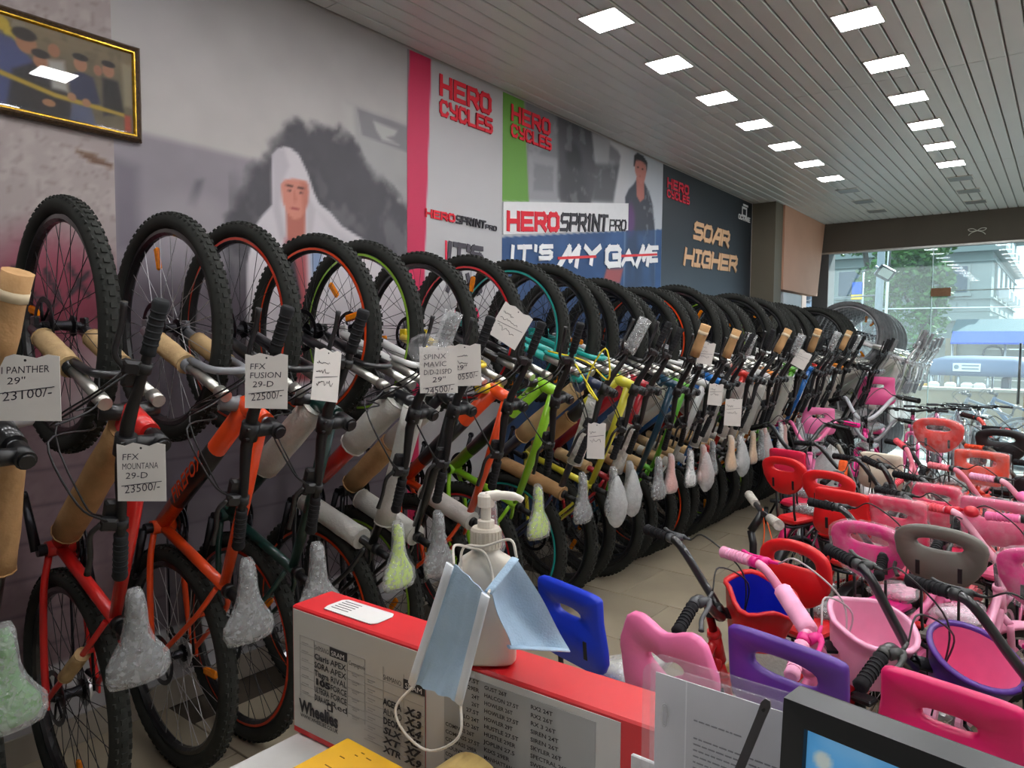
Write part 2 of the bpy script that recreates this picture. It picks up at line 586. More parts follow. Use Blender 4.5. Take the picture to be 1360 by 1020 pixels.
# ceiling lights
frame_me = shared('light_frame', lambda: G().loft([[Vector((sx * h, sy * h, z)) for sx, sy in ((-1, -1), (1, -1), (1, 1), (-1, 1))] for h, z in ((.099, 0.006), (.099, -.004), (.092, -.004), (.092, 0.003))], smooth=False, cap=True))
diff_me = shared('light_diffuser', lambda: G().box((0, 0, -0.0005), (.186, .186, .005)))
lit = mat('light_lit', (255, 250, 240), rough=0.4, var=0.0, emit=(250, 250, 252), estr=PANEL_EMIT)
unlit = mat('light_unlit', (112, 116, 116), rough=0.3, var=0.02)
ORD = ['first', 'second', 'third', 'fourth', 'fifth', 'sixth', 'seventh', 'eighth', 'ninth', 'tenth', 'eleventh', 'twelfth', 'thirteenth', 'fourteenth', 'fifteenth', 'sixteenth', 'seventeenth', 'eighteenth', 'nineteenth', 'twentieth', 'twenty-first', 'twenty-second', 'twenty-third', 'twenty-fourth', 'twenty-fifth', 'twenty-sixth', 'twenty-seventh', 'twenty-eighth', 'twenty-ninth', 'thirtieth', 'thirty-first', 'thirty-second', 'thirty-third', 'thirty-fourth', 'thirty-fifth', 'thirty-sixth', 'thirty-seventh', 'thirty-eighth', 'thirty-ninth', 'fortieth', 'forty-first', 'forty-second', 'forty-third', 'forty-fourth']
def light_row(x, y0, k0, k1, klit, rowname, vis0):
    for k in range(k0, k1):
        on = k <= klit
        y = y0 + 0.6555 * k
        n = k - vis0
        if n < 0:
            lab = 'square lit ceiling panel above the counter, outside the photo'
        elif on:
            lab = 'square lit ceiling panel, %s from the camera, row %s' % (ORD[n], rowname)
        else:
            lab = 'unlit square ceiling panel, %s from the window, row %s' % (ORD[k1 - 1 - k], rowname)
        t = thing('ceiling_light', lab, 'ceiling light', T(x, y, CEIL - 0.002), 'square ceiling lights')
        obj('frame', frame_me, col((215, 215, 210), 'plastic'), t)
        obj('diffuser', diff_me, lit if on else unlit, t)
light_row(-1.745, 2.925, -5, 10, 6, 'nearer the posters', 0)
light_row(-0.822, 3.605, -6, 9, 5, 'over the children bikes', 0)
for x in (0.1, 1.02, 1.94):
    for k in range(-4, 10):
        t = thing('ceiling_light', 'square lit ceiling panel in the rows past the right edge of the photo', 'ceiling light', T(x, 2.95 + 0.6555 * k, CEIL - 0.002), 'square ceiling lights out of the frame')
        obj('frame', frame_me, col((215, 215, 210), 'plastic'), t)
        obj('diffuser', diff_me, lit if k < 7 else unlit, t)

# ------------------------------------------------------------------ shop front glass
gm = glass_mat('shop_glass', (0.86, 0.96, 0.98, 1), 0.02, 0.038)
for n, (x0, x1, z0, z1) in enumerate([(-2.40, -1.275, 0.02, 2.55), (-1.265, 3.2, 2.06, 2.55), (-1.265, -0.36, 0.02, 2.045), (-0.352, 3.2, 0.02, 2.045)]):
    struct('window_%d' % (n + 1), G().box(((x0 + x1) / 2, FRONT + 0.05, (z0 + z1) / 2), (x1 - x0, 0.01, z1 - z0)), gm)
    e = col((170, 205, 205), 'plastic')
struct('trim_6', G().box((-1.27, FRONT + 0.05, 1.28), (0.008, 0.014, 2.54)), col((190, 215, 215), 'plastic'))
struct('trim_7', G().box((0.97, FRONT + 0.05, 2.052), (4.47, 0.014, 0.010)), col((190, 215, 215), 'plastic'))
struct('trim_8', G().box((0.3, FRONT + 0.05, 0.0), (5.5, 0.12, 0.05)), col((200, 198, 190), 'plastic'))
pf = thing('door_patch_fitting', 'bronze patch fitting clamped on the glass door corner', 'door fitting', T(-1.18, FRONT + 0.05, 2.04))
obj('cover_plate', G().box((0, -0.012, 0), (0.20, 0.012, 0.095), bev=0.003), col((120, 92, 70), 'metal'), pf)
obj('cover_plate', G().box((0, 0.012, 0), (0.20, 0.012, 0.095), bev=0.003), col((120, 92, 70), 'metal'), pf)
dh = thing('door_pull_handle', 'tall steel pull handle on the glass door', 'door handle', T(-0.405, FRONT - 0.02, 0.8))
obj('bar', G().tube([(0, 0, 0), (0, 0, 0.66)], 0.014, 12), col((120, 122, 124), 'metal'), dh)
for z in (0.1, 0.56):
    obj('standoff', G().tube([(0, 0, z), (0, 0.065, z)], 0.008, 8), col((150, 152, 154), 'metal'), dh)
# white ribbon bow tied to the beam
rb = thing('ribbon_bow', 'small white ribbon bow tied on the beam over the shop window', 'ribbon', T(-0.85, FRONT - 0.012, 2.70))
for s in (-1, 1):
    obj('loop', G().tube(curve([(0, 0, 0), (s * .04, -.006, .025), (s * .085, -.004, .02), (s * .06, 0, -.002), (0, 0, 0)], 5), 0.004, 6), col((222, 222, 215), 'paper'), rb)
    obj('tail', G().tube(curve([(0, 0, 0), (s * .05, -.005, -.018), (s * .08, 0, -.045)], 5), 0.0035, 6), col((222, 222, 215), 'paper'), rb)
# window plinth
tag(obj('display_plinth', G().box((-1.72, 8.72, 0.055), (1.40, 1.30, 0.09), bev=0.008), col((222, 224, 224), 'plastic')), 'low white display plinth by the shop window under the bright bicycles', 'plinth')

# ------------------------------------------------------------------ wall prints
def sheet(Y0, Y1, Z0, Z1, off=0.006):
    return lambda U, V: np.stack([np.full(U.shape, WX + off), U, V], -1)

# stone and graffiti print
sp = mat('stone_print', (168, 150, 148), rough=0.7, var=0.2, scale=5.0)
nt = sp.node_tree
p = Paint(-1.6, 1.158, 0.0, 2.915, 0.012, (176, 162, 160))
p.lay(smooth01((fbm(p.U, p.V, 5, 3) - .35) * 3) * .35, (158, 142, 140))
p.lay(smooth01((fbm(p.U, p.V, 26, 8) - .5) * 5) * .5, (198, 186, 182))
p.lay(smooth01((fbm(p.U, p.V, 60, 18) - .6) * 8) * .35, (128, 112, 112))
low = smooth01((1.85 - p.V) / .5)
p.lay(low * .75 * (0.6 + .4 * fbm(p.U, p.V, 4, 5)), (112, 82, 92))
p.ell((0.95, 1.55), (0.20, 0.22), (150, 45, 70), .5, .8)
p.ell((0.86, 1.38), (0.16, 0.18), (120, 30, 50), .5, .8)
p.ell((1.04, 1.30), (0.12, 0.15), (205, 190, 190), .5, .6)
for (a, b, c, d) in ((.80, 1.62, .86, 1.55), (.86, 1.55, .84, 1.66), (.88, 1.58, .95, 1.54), (.93, 1.66, .97, 1.56), (1.0, 1.68, 1.06, 1.58), (1.0, 1.58, 1.06, 1.66)):
    dx, dy = c - a, d - b
    t_ = np.clip(((p.U - a) * dx + (p.V - b) * dy) / (dx * dx + dy * dy), 0, 1)
    dd = np.hypot(p.U - a - t_ * dx, p.V - b - t_ * dy)
    p.lay(smooth01((.012 - dd) / .008), (50, 40, 48))
for k in range(7):
    z = 0.25 + k * 0.12
    p.lay(smooth01((.008 - np.abs(p.V - z - .02 * p.U)) / .006) * .5, (78, 64, 72))
p.poly([(1.03, 2.085), (1.06, 2.07), (1.155, 2.05), (1.155, 2.035), (1.08, 2.045), (1.04, 2.066)], (112, 78, 58), .006)
p.poly([(1.035, 2.07), (1.085, 2.078), (1.13, 2.058), (1.07, 2.06)], (120, 88, 66), .004, .8)
p.lay(smooth01((0.32 - p.V) / .02), (196, 194, 196))
vm = vcol_mat('wall_print')
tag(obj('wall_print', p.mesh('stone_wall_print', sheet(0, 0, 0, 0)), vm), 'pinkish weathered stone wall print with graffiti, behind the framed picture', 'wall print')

# mural with the hooded person
p = Paint(1.158, 2.585, 0.0, 2.915, 0.0105, (186, 182, 182))
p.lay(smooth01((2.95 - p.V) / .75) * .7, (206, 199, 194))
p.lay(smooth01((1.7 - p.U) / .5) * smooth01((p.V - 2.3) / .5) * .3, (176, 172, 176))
p.poly([(1.1, 2.19), (1.258, 2.185), (1.80, 2.18), (1.80, .8), (1.1, .8)], (152, 144, 152), .02)
p.poly([(1.15, 2.08), (1.24, 2.06), (1.24, 1.75), (1.15, 1.75)], (118, 110, 122), .03, .8)
p.poly([(1.42, 1.95), (1.46, 2.05), (1.49, 2.06), (1.46, 1.94)], (112, 106, 116), .015)
p.ell((1.45, 1.90), (.16, .09), (172, 164, 170), .6, .8)
p.poly([(2.20, 2.545), (2.60, 2.54), (2.60, 2.0), (2.40, 2.1), (2.25, 2.3)], (176, 174, 174), .02)
p.poly([(2.172, 2.54), (2.24, 2.54), (2.26, 2.3), (2.18, 2.35)], (196, 192, 190), .02)
p.poly([(2.262, 2.535), (2.60, 2.525), (2.60, 2.395), (2.292, 2.415)], (142, 140, 144), .008)
p.poly([(2.36, 2.50), (2.52, 2.49), (2.50, 2.46), (2.45, 2.44), (2.53, 2.42), (2.42, 2.42), (2.38, 2.46)], (202, 200, 198), .01, .8)
p.poly([(1.579, 1.89), (1.64, 1.99), (1.683, 2.12), (1.783, 2.217), (1.866, 2.347), (1.936, 2.412), (1.983, 2.381), (2.064, 2.41), (2.149, 2.397), (2.237, 2.365), (2.328, 2.295), (2.4, 2.237), (2.474, 2.195), (2.60, 2.13), (2.60, 1.2), (1.5, 1.2)], (84, 81, 88), .035, 1, .10, 4)
p.lay((p.V < 2.42) * (p.U > 1.6) * smooth01((fbm(p.U * 1.4, p.V, 9, 21) - .55) * 5) * .30 * smooth01((2.35 - p.V) * 3), (168, 164, 166))
p.lay((p.U > 1.6) * smooth01((fbm(p.U, p.V, 7, 31) - .5) * 4) * .35 * smooth01((2.3 - p.V) * 3), (78, 76, 82))
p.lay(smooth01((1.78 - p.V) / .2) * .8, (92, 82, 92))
p.noise(6, 7, 77)
p.poly([(1.795, 2.141), (1.801, 2.221), (1.827, 2.252), (1.86, 2.268), (1.891, 2.269), (1.934, 2.249), (1.98, 2.176), (2.012, 2.098), (2.04, 2.053), (2.103, 2.021), (2.167, 1.968), (2.35, 1.901), (2.50, 1.79), (2.60, 1.60), (2.4, 1.2), (1.66, 1.2), (1.675, 1.75), (1.714, 1.908), (1.751, 1.96), (1.795, 2.008)], (222, 215, 220), .007)
p.poly([(1.80, 2.22), (1.83, 2.25), (1.86, 2.255), (1.885, 2.19), (1.85, 2.12), (1.835, 2.02), (1.86, 1.88), (1.835, 1.86), (1.80, 1.99)], (196, 188, 196), .012, .8)
p.poly([(1.98, 2.08), (2.02, 2.02), (2.0, 1.90), (1.97, 1.86), (1.97, 2.0)], (198, 190, 196), .012, .8)
p.poly([(2.03, 2.02), (2.16, 1.94), (2.34, 1.86), (2.30, 1.84), (2.12, 1.9)], (200, 194, 200), .02, .6)
p.poly([(1.865, 2.01), (1.965, 2.02), (1.962, 1.89), (1.93, 1.84), (1.90, 1.84), (1.868, 1.88)], (196, 112, 96), .006)
p.poly([(1.84, 2.102), (1.858, 2.125), (1.90, 2.138), (1.972, 2.141), (1.983, 2.094), (1.977, 2.05), (1.965, 2.005), (1.938, 1.972), (1.905, 1.962), (1.872, 1.985), (1.848, 2.03)], (226, 146, 126), .006)
p.poly([(1.94, 2.13), (1.985, 2.13), (1.982, 2.05), (1.955, 1.99), (1.948, 2.06)], (198, 116, 98), .012, .7)
for ex in (1.885, 1.942):
    p.ell((ex, 2.088), (.014, .005), (70, 42, 42), .3)
    p.ell((ex, 2.103), (.019, .004), (92, 56, 50), .4)
p.poly([(1.908, 2.09), (1.914, 2.09), (1.922, 2.043), (1.902, 2.04)], (206, 122, 104), .004, .8)
p.ell((1.910, 2.036), (.014, .004), (170, 86, 78), .4)
p.ell((1.911, 2.010), (.021, .005), (176, 80, 80), .4)
p.poly([(1.86, 1.87), (1.97, 1.87), (1.98, 1.25), (1.85, 1.25)], (168, 60, 66), .02, .9)
p.poly([(1.85, 1.84), (1.89, 1.86), (1.94, 1.62), (1.90, 1.55)], (52, 46, 56), .012)
p.poly([(1.99, 1.83), (2.05, 1.85), (2.06, 1.70), (2.0, 1.68)], (120, 150, 196), .02, .8)
for k in range(6):
    z = 0.42 + k * 0.13
    p.lay(smooth01((.008 - np.abs(p.V - z - .02 * p.U)) / .006) * .5, (70, 60, 70))
p.lay(smooth01((0.32 - p.V) / .02), (200, 200, 204))
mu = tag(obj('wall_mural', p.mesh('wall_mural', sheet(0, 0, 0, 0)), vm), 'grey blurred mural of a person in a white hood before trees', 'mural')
obj('lettering', text_mesh('lettering', 'cycles.com', 0.085), col((60, 60, 66), 'print'), mu, WALL(1.50, 0.13, 0.0075))
g = G()
g.torus(0.034, 0.0035, axis='z', n=24, m=6)
for s in (-1, 1):
    g.tube([(s * .034 * math.cos(a) * .5, .034 * math.sin(a), 0) for a in [(-.5 + k / 8) * PI for k in range(9)]], .0025, 5)
g.box((0, 0, 0), (.066, .004, .004)); g.box((0, 0, 0), (.004, .066, .004)); g.box((0, .017, 0), (.058, .004, .004)); g.box((0, -.017, 0), (.058, .004, .004))
obj('globe_mark', g, col((40, 40, 46), 'print'), mu, WALL(1.40, 0.16, 0.009))

# pink strip + white HERO CYCLES panel
p = Paint(2.587, 3.364, 0.0, 2.915, 0.011, (205, 203, 205))
p.lay(np.clip((p.V - 2.2) / .7, 0, 1) * .35, (190, 188, 192))
k = 0.045 * (p.V - 2.93) 
p.lay(smooth01((2.763 + k - p.U) / .008 + .5), (222, 40, 92))
p.lay(smooth01((2.605 + k - p.U) / .008 + .5), (150, 146, 150))
hp = tag(obj('wall_print', p.mesh('hero_panel', sheet(0, 0, 0, 0)), vm), 'white wall panel with a pink stripe and red HERO CYCLES lettering', 'wall print')
RED = col((214, 30, 50), 'print'); INK = col((52, 50, 56), 'print')
obj('lettering', strokes('HERO', .42, .115, .21, gap=.42), RED, hp, WALL(2.825, 2.745, .009))
obj('lettering', strokes('CYCLES', .43, .088, .20, gap=.42), RED, hp, WALL(2.825, 2.64, .009))
obj('lettering', strokes('HERO', .225, .046, .24, gap=.42), RED, hp, WALL(2.715, 2.087, .009))
obj('lettering', strokes('SPR1NT', .245, .046, .2, .15, gap=.38), INK, hp, WALL(2.952, 2.087, .009))
obj('lettering', strokes('PRO', .10, .028, .18, .1, gap=.3), INK, hp, WALL(3.205, 2.087, .009))
obj('lettering', strokes("IT'S", .30, .105, .26, .12, gap=.3), col((70, 66, 74), 'print'), hp, WALL(2.872, 1.878, .009))
obj('letter_edge', G().box((0, 0, 0), (.014, .105, .002)), col((222, 40, 70), 'print'), hp, WALL(2.875, 1.93, .009))
obj('lettering', strokes('MY', .30, .12, .24, .12, gap=.3), col((70, 66, 74), 'print'), hp, WALL(2.872, 1.70, .009))
p_ = G().ball((0, 0, 0), (.11, .075, .003))
obj('pink_blot', p_, col((222, 40, 92), 'print'), hp, WALL(3.05, 1.58, .007))

# sprint pro poster
p = Paint(3.366, 5.488, 0.0, 2.915, 0.0125, (206, 207, 212))
p.lay(smooth01((p.U - 4.7) / .6) * .4, (186, 200, 216))
p.poly([(3.58, 2.93), (4.40, 2.93), (4.74, 2.86), (4.78, 2.83), (4.67, 2.47), (4.3, 2.43), (3.62, 2.33)], (132, 132, 138), .02)
p.poly([(3.62, 2.62), (3.95, 2.64), (3.95, 2.36), (3.62, 2.32)], (160, 160, 166), .02)
p.poly([(3.68, 2.56), (3.9, 2.58), (3.9, 2.42), (3.68, 2.39)], (138, 138, 144), .015)
p.poly([(3.93, 2.93), (4.42, 2.93), (4.46, 2.60), (4.36, 2.40), (3.98, 2.36)], (84, 84, 90), .03)
p.poly([(4.36, 2.93), (4.62, 2.90), (4.60, 2.72), (4.42, 2.70)], (168, 168, 172), .02)
p.poly([(4.42, 2.70), (4.76, 2.76), (4.68, 2.48), (4.40, 2.44)], (92, 92, 98), .03)
p.ell((4.14, 2.68), (.10, .10), (52, 52, 58), .4)
p.ell((4.15, 2.50), (.17, .13), (70, 70, 76), .5)
p.lay((p.U > 3.62) * (p.U < 4.7) * (p.V > 2.34) * smooth01((fbm(p.U, p.V, 12, 12) - .52) * 6) * .35, (176, 176, 182))
p.poly([(3.35, 2.93), (3.575, 2.93), (3.632, 2.31), (3.35, 2.27)], (108, 168, 58), .008)
# young man in a dark jacket
p.poly([(4.86, 2.54), (4.915, 2.61), (4.99, 2.66), (5.03, 2.70), (5.17, 2.70), (5.25, 2.64), (5.31, 2.56), (5.36, 2.36), (5.38, 1.9), (5.4, 1.4), (4.86, 1.4), (4.88, 2.30)], (58, 62, 76), .012)
p.lay((p.U > 5.16) * (p.U < 5.37) * (p.V > 2.2) * (p.V < 2.66) * smooth01((fbm(p.U, p.V, 22, 40) - .52) * 8) * .5, (150, 156, 164))
p.poly([(5.03, 2.72), (5.16, 2.72), (5.17, 2.58), (5.10, 2.54), (5.04, 2.58)], (196, 118, 106), .008)
p.poly([(5.0, 2.83), (5.02, 2.875), (5.18, 2.87), (5.195, 2.79), (5.17, 2.72), (5.11, 2.68), (5.05, 2.71), (5.01, 2.76)], (204, 130, 116), .008)
p.poly([(4.985, 2.80), (4.99, 2.88), (5.05, 2.915), (5.14, 2.905), (5.21, 2.87), (5.205, 2.79), (5.185, 2.85), (5.10, 2.862), (5.02, 2.85), (5.0, 2.80)], (38, 34, 40), .008)
for ex in (5.055, 5.13):
    p.ell((ex, 2.80), (.016, .006), (60, 36, 36), .4)
p.ell((5.09, 2.735), (.022, .005), (160, 74, 74), .4)
p.ell((4.95, 2.38), (.07, .12), (110, 60, 130), .5, .8)
# blue band below
z = 2.06 + (p.U - 3.366) * .150
p.lay(smooth01((z - p.V) / .008 + .5) * np.where((p.U > 4.86) & (p.U < 5.38), .55, 1.0), (38, 78, 132))
p.lay(smooth01((z - p.V) / .01) * smooth01((fbm(p.U, p.V, 4, 50) - .4) * 3) * .5, (62, 108, 168))
p.lay(smooth01((1.95 - p.V) / .3) * .6, (64, 78, 110))
p.poly([(4.6, 1.98), (4.85, 2.0), (4.8, 1.88), (4.55, 1.88)], (210, 90, 80), .02, .8)
sp_ = tag(obj('wall_print', p.mesh('sprint_poster', sheet(0, 0, 0, 0)), vm), 'white, green and blue HERO SPRINT PRO poster with a man in dark jacket', 'poster')
obj('lettering', strokes('HERO', .40, .10, .21, gap=.42), RED, sp_, WALL(3.445, 2.765, .009))
obj('lettering', strokes('CYCLES', .41, .078, .20, gap=.42), RED, sp_, WALL(3.445, 2.672, .009))
g = G()
g.loft([[Vector((3.372, 2.075, 0)), Vector((4.905, 2.295, 0)), Vector((4.905, 2.50, 0)), Vector((3.372, 2.27, 0))][::1], [Vector((3.372, 2.075, .004)), Vector((4.905, 2.295, .004)), Vector((4.905, 2.50, .004)), Vector((3.372, 2.27, .004))]], smooth=False)
obj('white_band', g, col((214, 214, 216), 'print'), sp_, WALL(0, 0, .007))
SL = .122
obj('lettering', strokes('HERO', .55, .125, .24, slope=SL, gap=.4), RED, sp_, WALL(3.405, 2.098, .012))
obj('lettering', strokes('SPR1NT', .60, .125, .18, .12, slope=SL, gap=.36), INK, sp_, WALL(3.975, 2.17, .012))
obj('lettering', strokes('PRO', .24, .085, .15, .1, slope=SL, gap=.3), INK, sp_, WALL(4.62, 2.255, .012))
WH = col((226, 226, 228), 'print')
obj('lettering', strokes("IT'S", .47, .105, .28, .1, slope=SL, gap=.3), WH, sp_, WALL(3.42, 1.915, .009))
obj('lettering', strokes('M', .33, .165, .27, .35, slope=SL), WH, sp_, WALL(3.93, 1.915, .009))
obj('lettering', strokes('y', .24, .15, .28, .2, slope=SL), WH, sp_, WALL(4.25, 1.965, .009))
obj('lettering', strokes('G', .24, .17, .27, .05, slope=SL), WH, sp_, WALL(4.56, 1.975, .009))
obj('lettering', strokes('a', .22, .13, .27, .1, slope=SL), WH, sp_, WALL(4.80, 2.01, .009))
obj('lettering', strokes('M', .28, .18, .26, .25, slope=SL), WH, sp_, WALL(5.02, 2.02, .009))
obj('lettering', strokes('E', .14, .14, .26, .05, slope=SL), WH, sp_, WALL(5.27, 2.08, .009))
for (a, b, zz) in ((3.95, 4.44, 2.0), (4.80, 5.40, 2.105)):
    g = G().box((0, 0, 0), ((b - a), .018, .003))
    obj('red_line', g, col((216, 60, 66), 'print'), sp_, WALL((a + b) / 2, zz + .02, .0125) @ RZ(math.atan(SL)))

# dark SOAR HIGHER poster
p = Paint(5.490, 7.60, 0.0, 2.915, 0.02, (38, 45, 54))
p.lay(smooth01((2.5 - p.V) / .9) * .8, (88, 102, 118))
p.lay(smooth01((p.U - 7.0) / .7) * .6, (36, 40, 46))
p.noise(2, 5, 91)
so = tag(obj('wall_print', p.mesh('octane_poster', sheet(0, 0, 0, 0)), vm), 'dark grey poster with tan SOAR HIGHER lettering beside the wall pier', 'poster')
obj('lettering', strokes('HERO', .42, .085, .22, gap=.42), col((206, 44, 66), 'print'), so, WALL(5.565, 2.735, .009))
obj('lettering', strokes('CYCLES', .43, .068, .21, gap=.42), col((206, 44, 66), 'print'), so, WALL(5.565, 2.655, .009))
TAN = col((206, 164, 126), 'print')
obj('lettering', strokes('SOAR', .84, .165, .24, .25, gap=.3, slope=.01), TAN, so, WALL(6.10, 2.37, .009))
obj('lettering', strokes('HiGHER', 1.26, .165, .24, .25, gap=.3, slope=.035), TAN, so, WALL(5.905, 2.115, .009))
obj('lettering', strokes('OCTaNE', .32, .05, .2, .1, gap=.3), WH, so, WALL(7.20, 2.705, .009))
g = G(); g.box((0, .0, 0), (.14, .02, .003)); g.box((-.06, -.04, 0), (.02, .08, .003)); g.box((.06, -.04, 0), (.02, .08, .003)); g.box((.0, -.08, 0), (.14, .02, .003)); g.box((.03, .03, 0), (.14, .02, .003))
obj('emblem', g, WH, so, WALL(7.37, 2.835, .009))

# framed photograph
fr = thing('picture_frame', 'gold and brown framed group photograph hung high on the stone print', 'picture frame', T(WX + 0.012, 0.95, 2.31) @ RX(0.004))
# local: y along wall, z up, x out; outer size 0.59 x 0.335
hw, hh = 0.297, 0.168
def molding(w0, h0, w1, h1, x0, x1, x2):
    g = G()
    def r(w, h, x): return [Vector((x, -w, -h)), Vector((x, w, -h)), Vector((x, w, h)), Vector((x, -w, h))]
    return g.loft([r(w0, h0, 0), r(w0, h0, x0), r((w0 + w1) / 2, (h0 + h1) / 2, x1), r(w1, h1, x2), r(w1, h1, 0.004)], smooth=False, cap=False)
obj('moulding', molding(hw, hh, hw - .019, hh - .019, .014, .026, .018), mat('frame_brown', (72, 52, 30), rough=0.45, var=.45, scale=90, bump=.6, bscale=160), fr)
obj('gilt_fillet', molding(hw - .019, hh - .019, hw - .028, hh - .028, .018, .018, .011), mat('frame_gilt', (190, 150, 50), rough=0.25, metal=.8, var=.3, scale=60), fr)
p = Paint(-.27, .27, -.141, .141, .0042, (120, 108, 84))
p.lay(smooth01((p.V - .02) / .1) * .8, (150, 132, 100))
p.lay(smooth01((fbm(p.U, p.V, 40, 61) - .5) * 5) * .3, (90, 78, 60))
p.poly([(-.27, .14), (-.2, .14), (-.18, .08), (-.27, .04)], (176, 120, 40), .01)
p.ell((-.13, .115), (.025, .022), (216, 186, 50), .2); p.ell((-.10, .09), (.022, .02), (216, 186, 50), .2); p.ell((-.08, .12), (.02, .02), (150, 140, 120), .2)
p.poly([(-.26, .03), (-.20, .085), (-.10, .08), (-.02, .0), (-.03, -.14), (-.25, -.14)], (72, 84, 140), .01)
p.ell((-.06, .075), (.03, .034), (190, 130, 90), .15); p.ell((-.065, .1), (.035, .02), (40, 34, 32), .2)
p.poly([(-.10, -.02), (-.02, .03), (.05, -.03), (.08, -.14), (-.12, -.14)], (34, 32, 38), .01)
p.ell((-.02, .03), (.022, .026), (188, 126, 90), .15); p.ell((-.02, .052), (.026, .014), (32, 28, 28), .2)
p.poly([(.0, .04), (.05, .05), (.06, -.05), (.01, -.05)], (196, 192, 184), .01)
p.ell((.02, .075), (.018, .022), (184, 124, 90), .15)
p.poly([(.06, .01), (.10, .03), (.14, .02), (.16, -.06), (.13, -.08), (.07, -.08)], (48, 56, 92), .008)
p.ell((.10, .055), (.021, .025), (196, 138, 104), .15); p.ell((.10, .078), (.024, .012), (30, 26, 26), .2)
p.poly([(.07, -.08), (.13, -.08), (.145, -.14), (.06, -.14)], (96, 106, 140), .008)
p.poly([(.17, .03), (.22, .03), (.24, -.08), (.17, -.10)], (30, 30, 34), .008)
p.ell((.19, .06), (.02, .024), (192, 134, 102), .15); p.ell((.19, .082), (.022, .011), (30, 26, 26), .2)
p.ell((.155, .05), (.014, .018), (184, 124, 96), .15)
p.poly([(.235, .10), (.27, .10), (.27, -.05), (.24, -.05)], (170, 160, 130), .01)
p.poly([(.24, -.08), (.262, -.08), (.262, -.135), (.24, -.135)], (196, 70, 40), .006)
p.poly([(-.24, -.01), (-.14, -.03), (.02, -.062), (.24, -.075), (.24, -.088), (.02, -.078), (-.14, -.046), (-.24, -.03)], (206, 170, 40), .005)
p.ell((-.0, -.1), (.02, .012), (196, 140, 100), .2); p.ell((.07, -.062), (.014, .014), (196, 140, 100), .2); p.ell((.115, -.07), (.014, .014), (196, 140, 100), .2)
pm_ = p.mesh('photo_print', lambda U, V: np.stack([np.full(U.shape, .008), U, V], -1))
obj('photo_print', pm_, vm, fr)
obj('glazing', G().box((.0105, 0, 0), (.002, .541, .282)), glass_mat('picture_glass', (0.97, 0.97, 0.97, 1), 0.07, 0.0), fr)

# ================================================================== ADULT BIKES
R_ = 0.372
AX_R = Vector((0.372, 0, 0.372)); AX_F = Vector((1.468, 0, 0.372))
BBV = Vector((0.802, 0, 0.305))
SD = Vector((-0.358, 0, 0.934)).normalized(); FD = Vector((0.934, 0, 0.358)).normalized()
S0 = Vector((1.426, 0, 0.356))
def SA(t): return S0 + SD * t
HB, HT = SA(0.50), SA(0.62)
SEAT_T = BBV + Vector((-0.292, 0, 0.956)) * 0.44
POST_T = BBV + Vector((-0.292, 0, 0.956)) * 0.52
YV = Vector((0, 1, 0))

def m_tyre():
    g = G()
    g.torus(0.343, 0.027, n=64, m=10, ry=0.028)
    for i in range(76):
        a = 2 * PI * i / 76
        for row, (dy, rr, w) in enumerate(((0.0, 0.3695, 0.014), (0.0165, 0.3640, 0.010), (-0.0165, 0.3640, 0.010))):
            aa = a + (0.5 if row else 0) * 2 * PI / 76
            c, s = math.cos(aa), math.sin(aa)
            M = Matrix(((c, 0, -s), (0, 1, 0), (s, 0, c)))      # local x = radial
            if row: M = M @ Matrix.Rotation((-0.55 if dy > 0 else 0.55), 3, 'Z')
            g.box((c * rr, dy, s * rr), (0.007, w, 0.013), M)
    return g
def m_slick():
    g = G(); g.torus(0.346, 0.022, n=56, m=8); return g
def m_rim():
    return G().lathe([(.318, -.013), (.318, .013), (.306, .0145), (.297, .006), (.297, -.006), (.306, -.0145)], n=56, loop=True, cap=False)
def m_stripe():
    g = G()
    for s in (-1, 1):
        g.lathe([(.3165, s * .0136), (.3075, s * .0150), (.3075, s * .0140), (.3165, s * .0128)], n=56, loop=True, cap=False)
    return g
def m_spokes():
    g = G()
    for i in range(32):
        a = 2 * PI * i / 32; s = 1 if i % 2 else -1
        b = a + (0.9 if (i // 2) % 2 else -0.9)
        p = (math.cos(b) * .026, s * .028, math.sin(b) * .026); q = (math.cos(a) * .299, s * .003, math.sin(a) * .299)
        g.tube([p, q], 0.00125, 4, cap=False)
    return g
def m_hub():
    return G().lathe([(.006, -.062), (.009, -.052), (.012, -.05), (.012, -.034), (.031, -.032), (.031, -.027), (.016, -.022), (.014, 0), (.016, .022), (.031, .027), (.031, .032), (.012, .034), (.012, .05), (.009, .052), (.006, .062)], n=16, smooth=False)
def m_rotor():
    g = G()
    g.lathe([(.082, -.001), (.082, .001), (.066, .001), (.066, -.001)], n=32, loop=True, cap=False)
    for i in range(6):
        a = i * PI / 3
        g.tube([(math.cos(a) * .016, 0, math.sin(a) * .016), (math.cos(a + .5) * .067, 0, math.sin(a + .5) * .067)], .004, 4)
    return g
def m_cassette():
    g = G()
    for i, r in enumerate((.052, .045, .039, .033, .028, .024)):
        g.lathe([(r, -i * .0045), (r, -i * .0045 - .002)], n=24)
        g.lathe([(r - .006, -i * .0045 - .002), (r - .006, -i * .0045 - .0045)], n=16)
    return g
def m_reflector():
    g = G(); g.box((0, 0, 0), (.075, .012, .026), bev=.006); return g
def tubeb(a, b, r, r2=None, n=14):
    return G().cyl(a, b, r, r2, n=n)
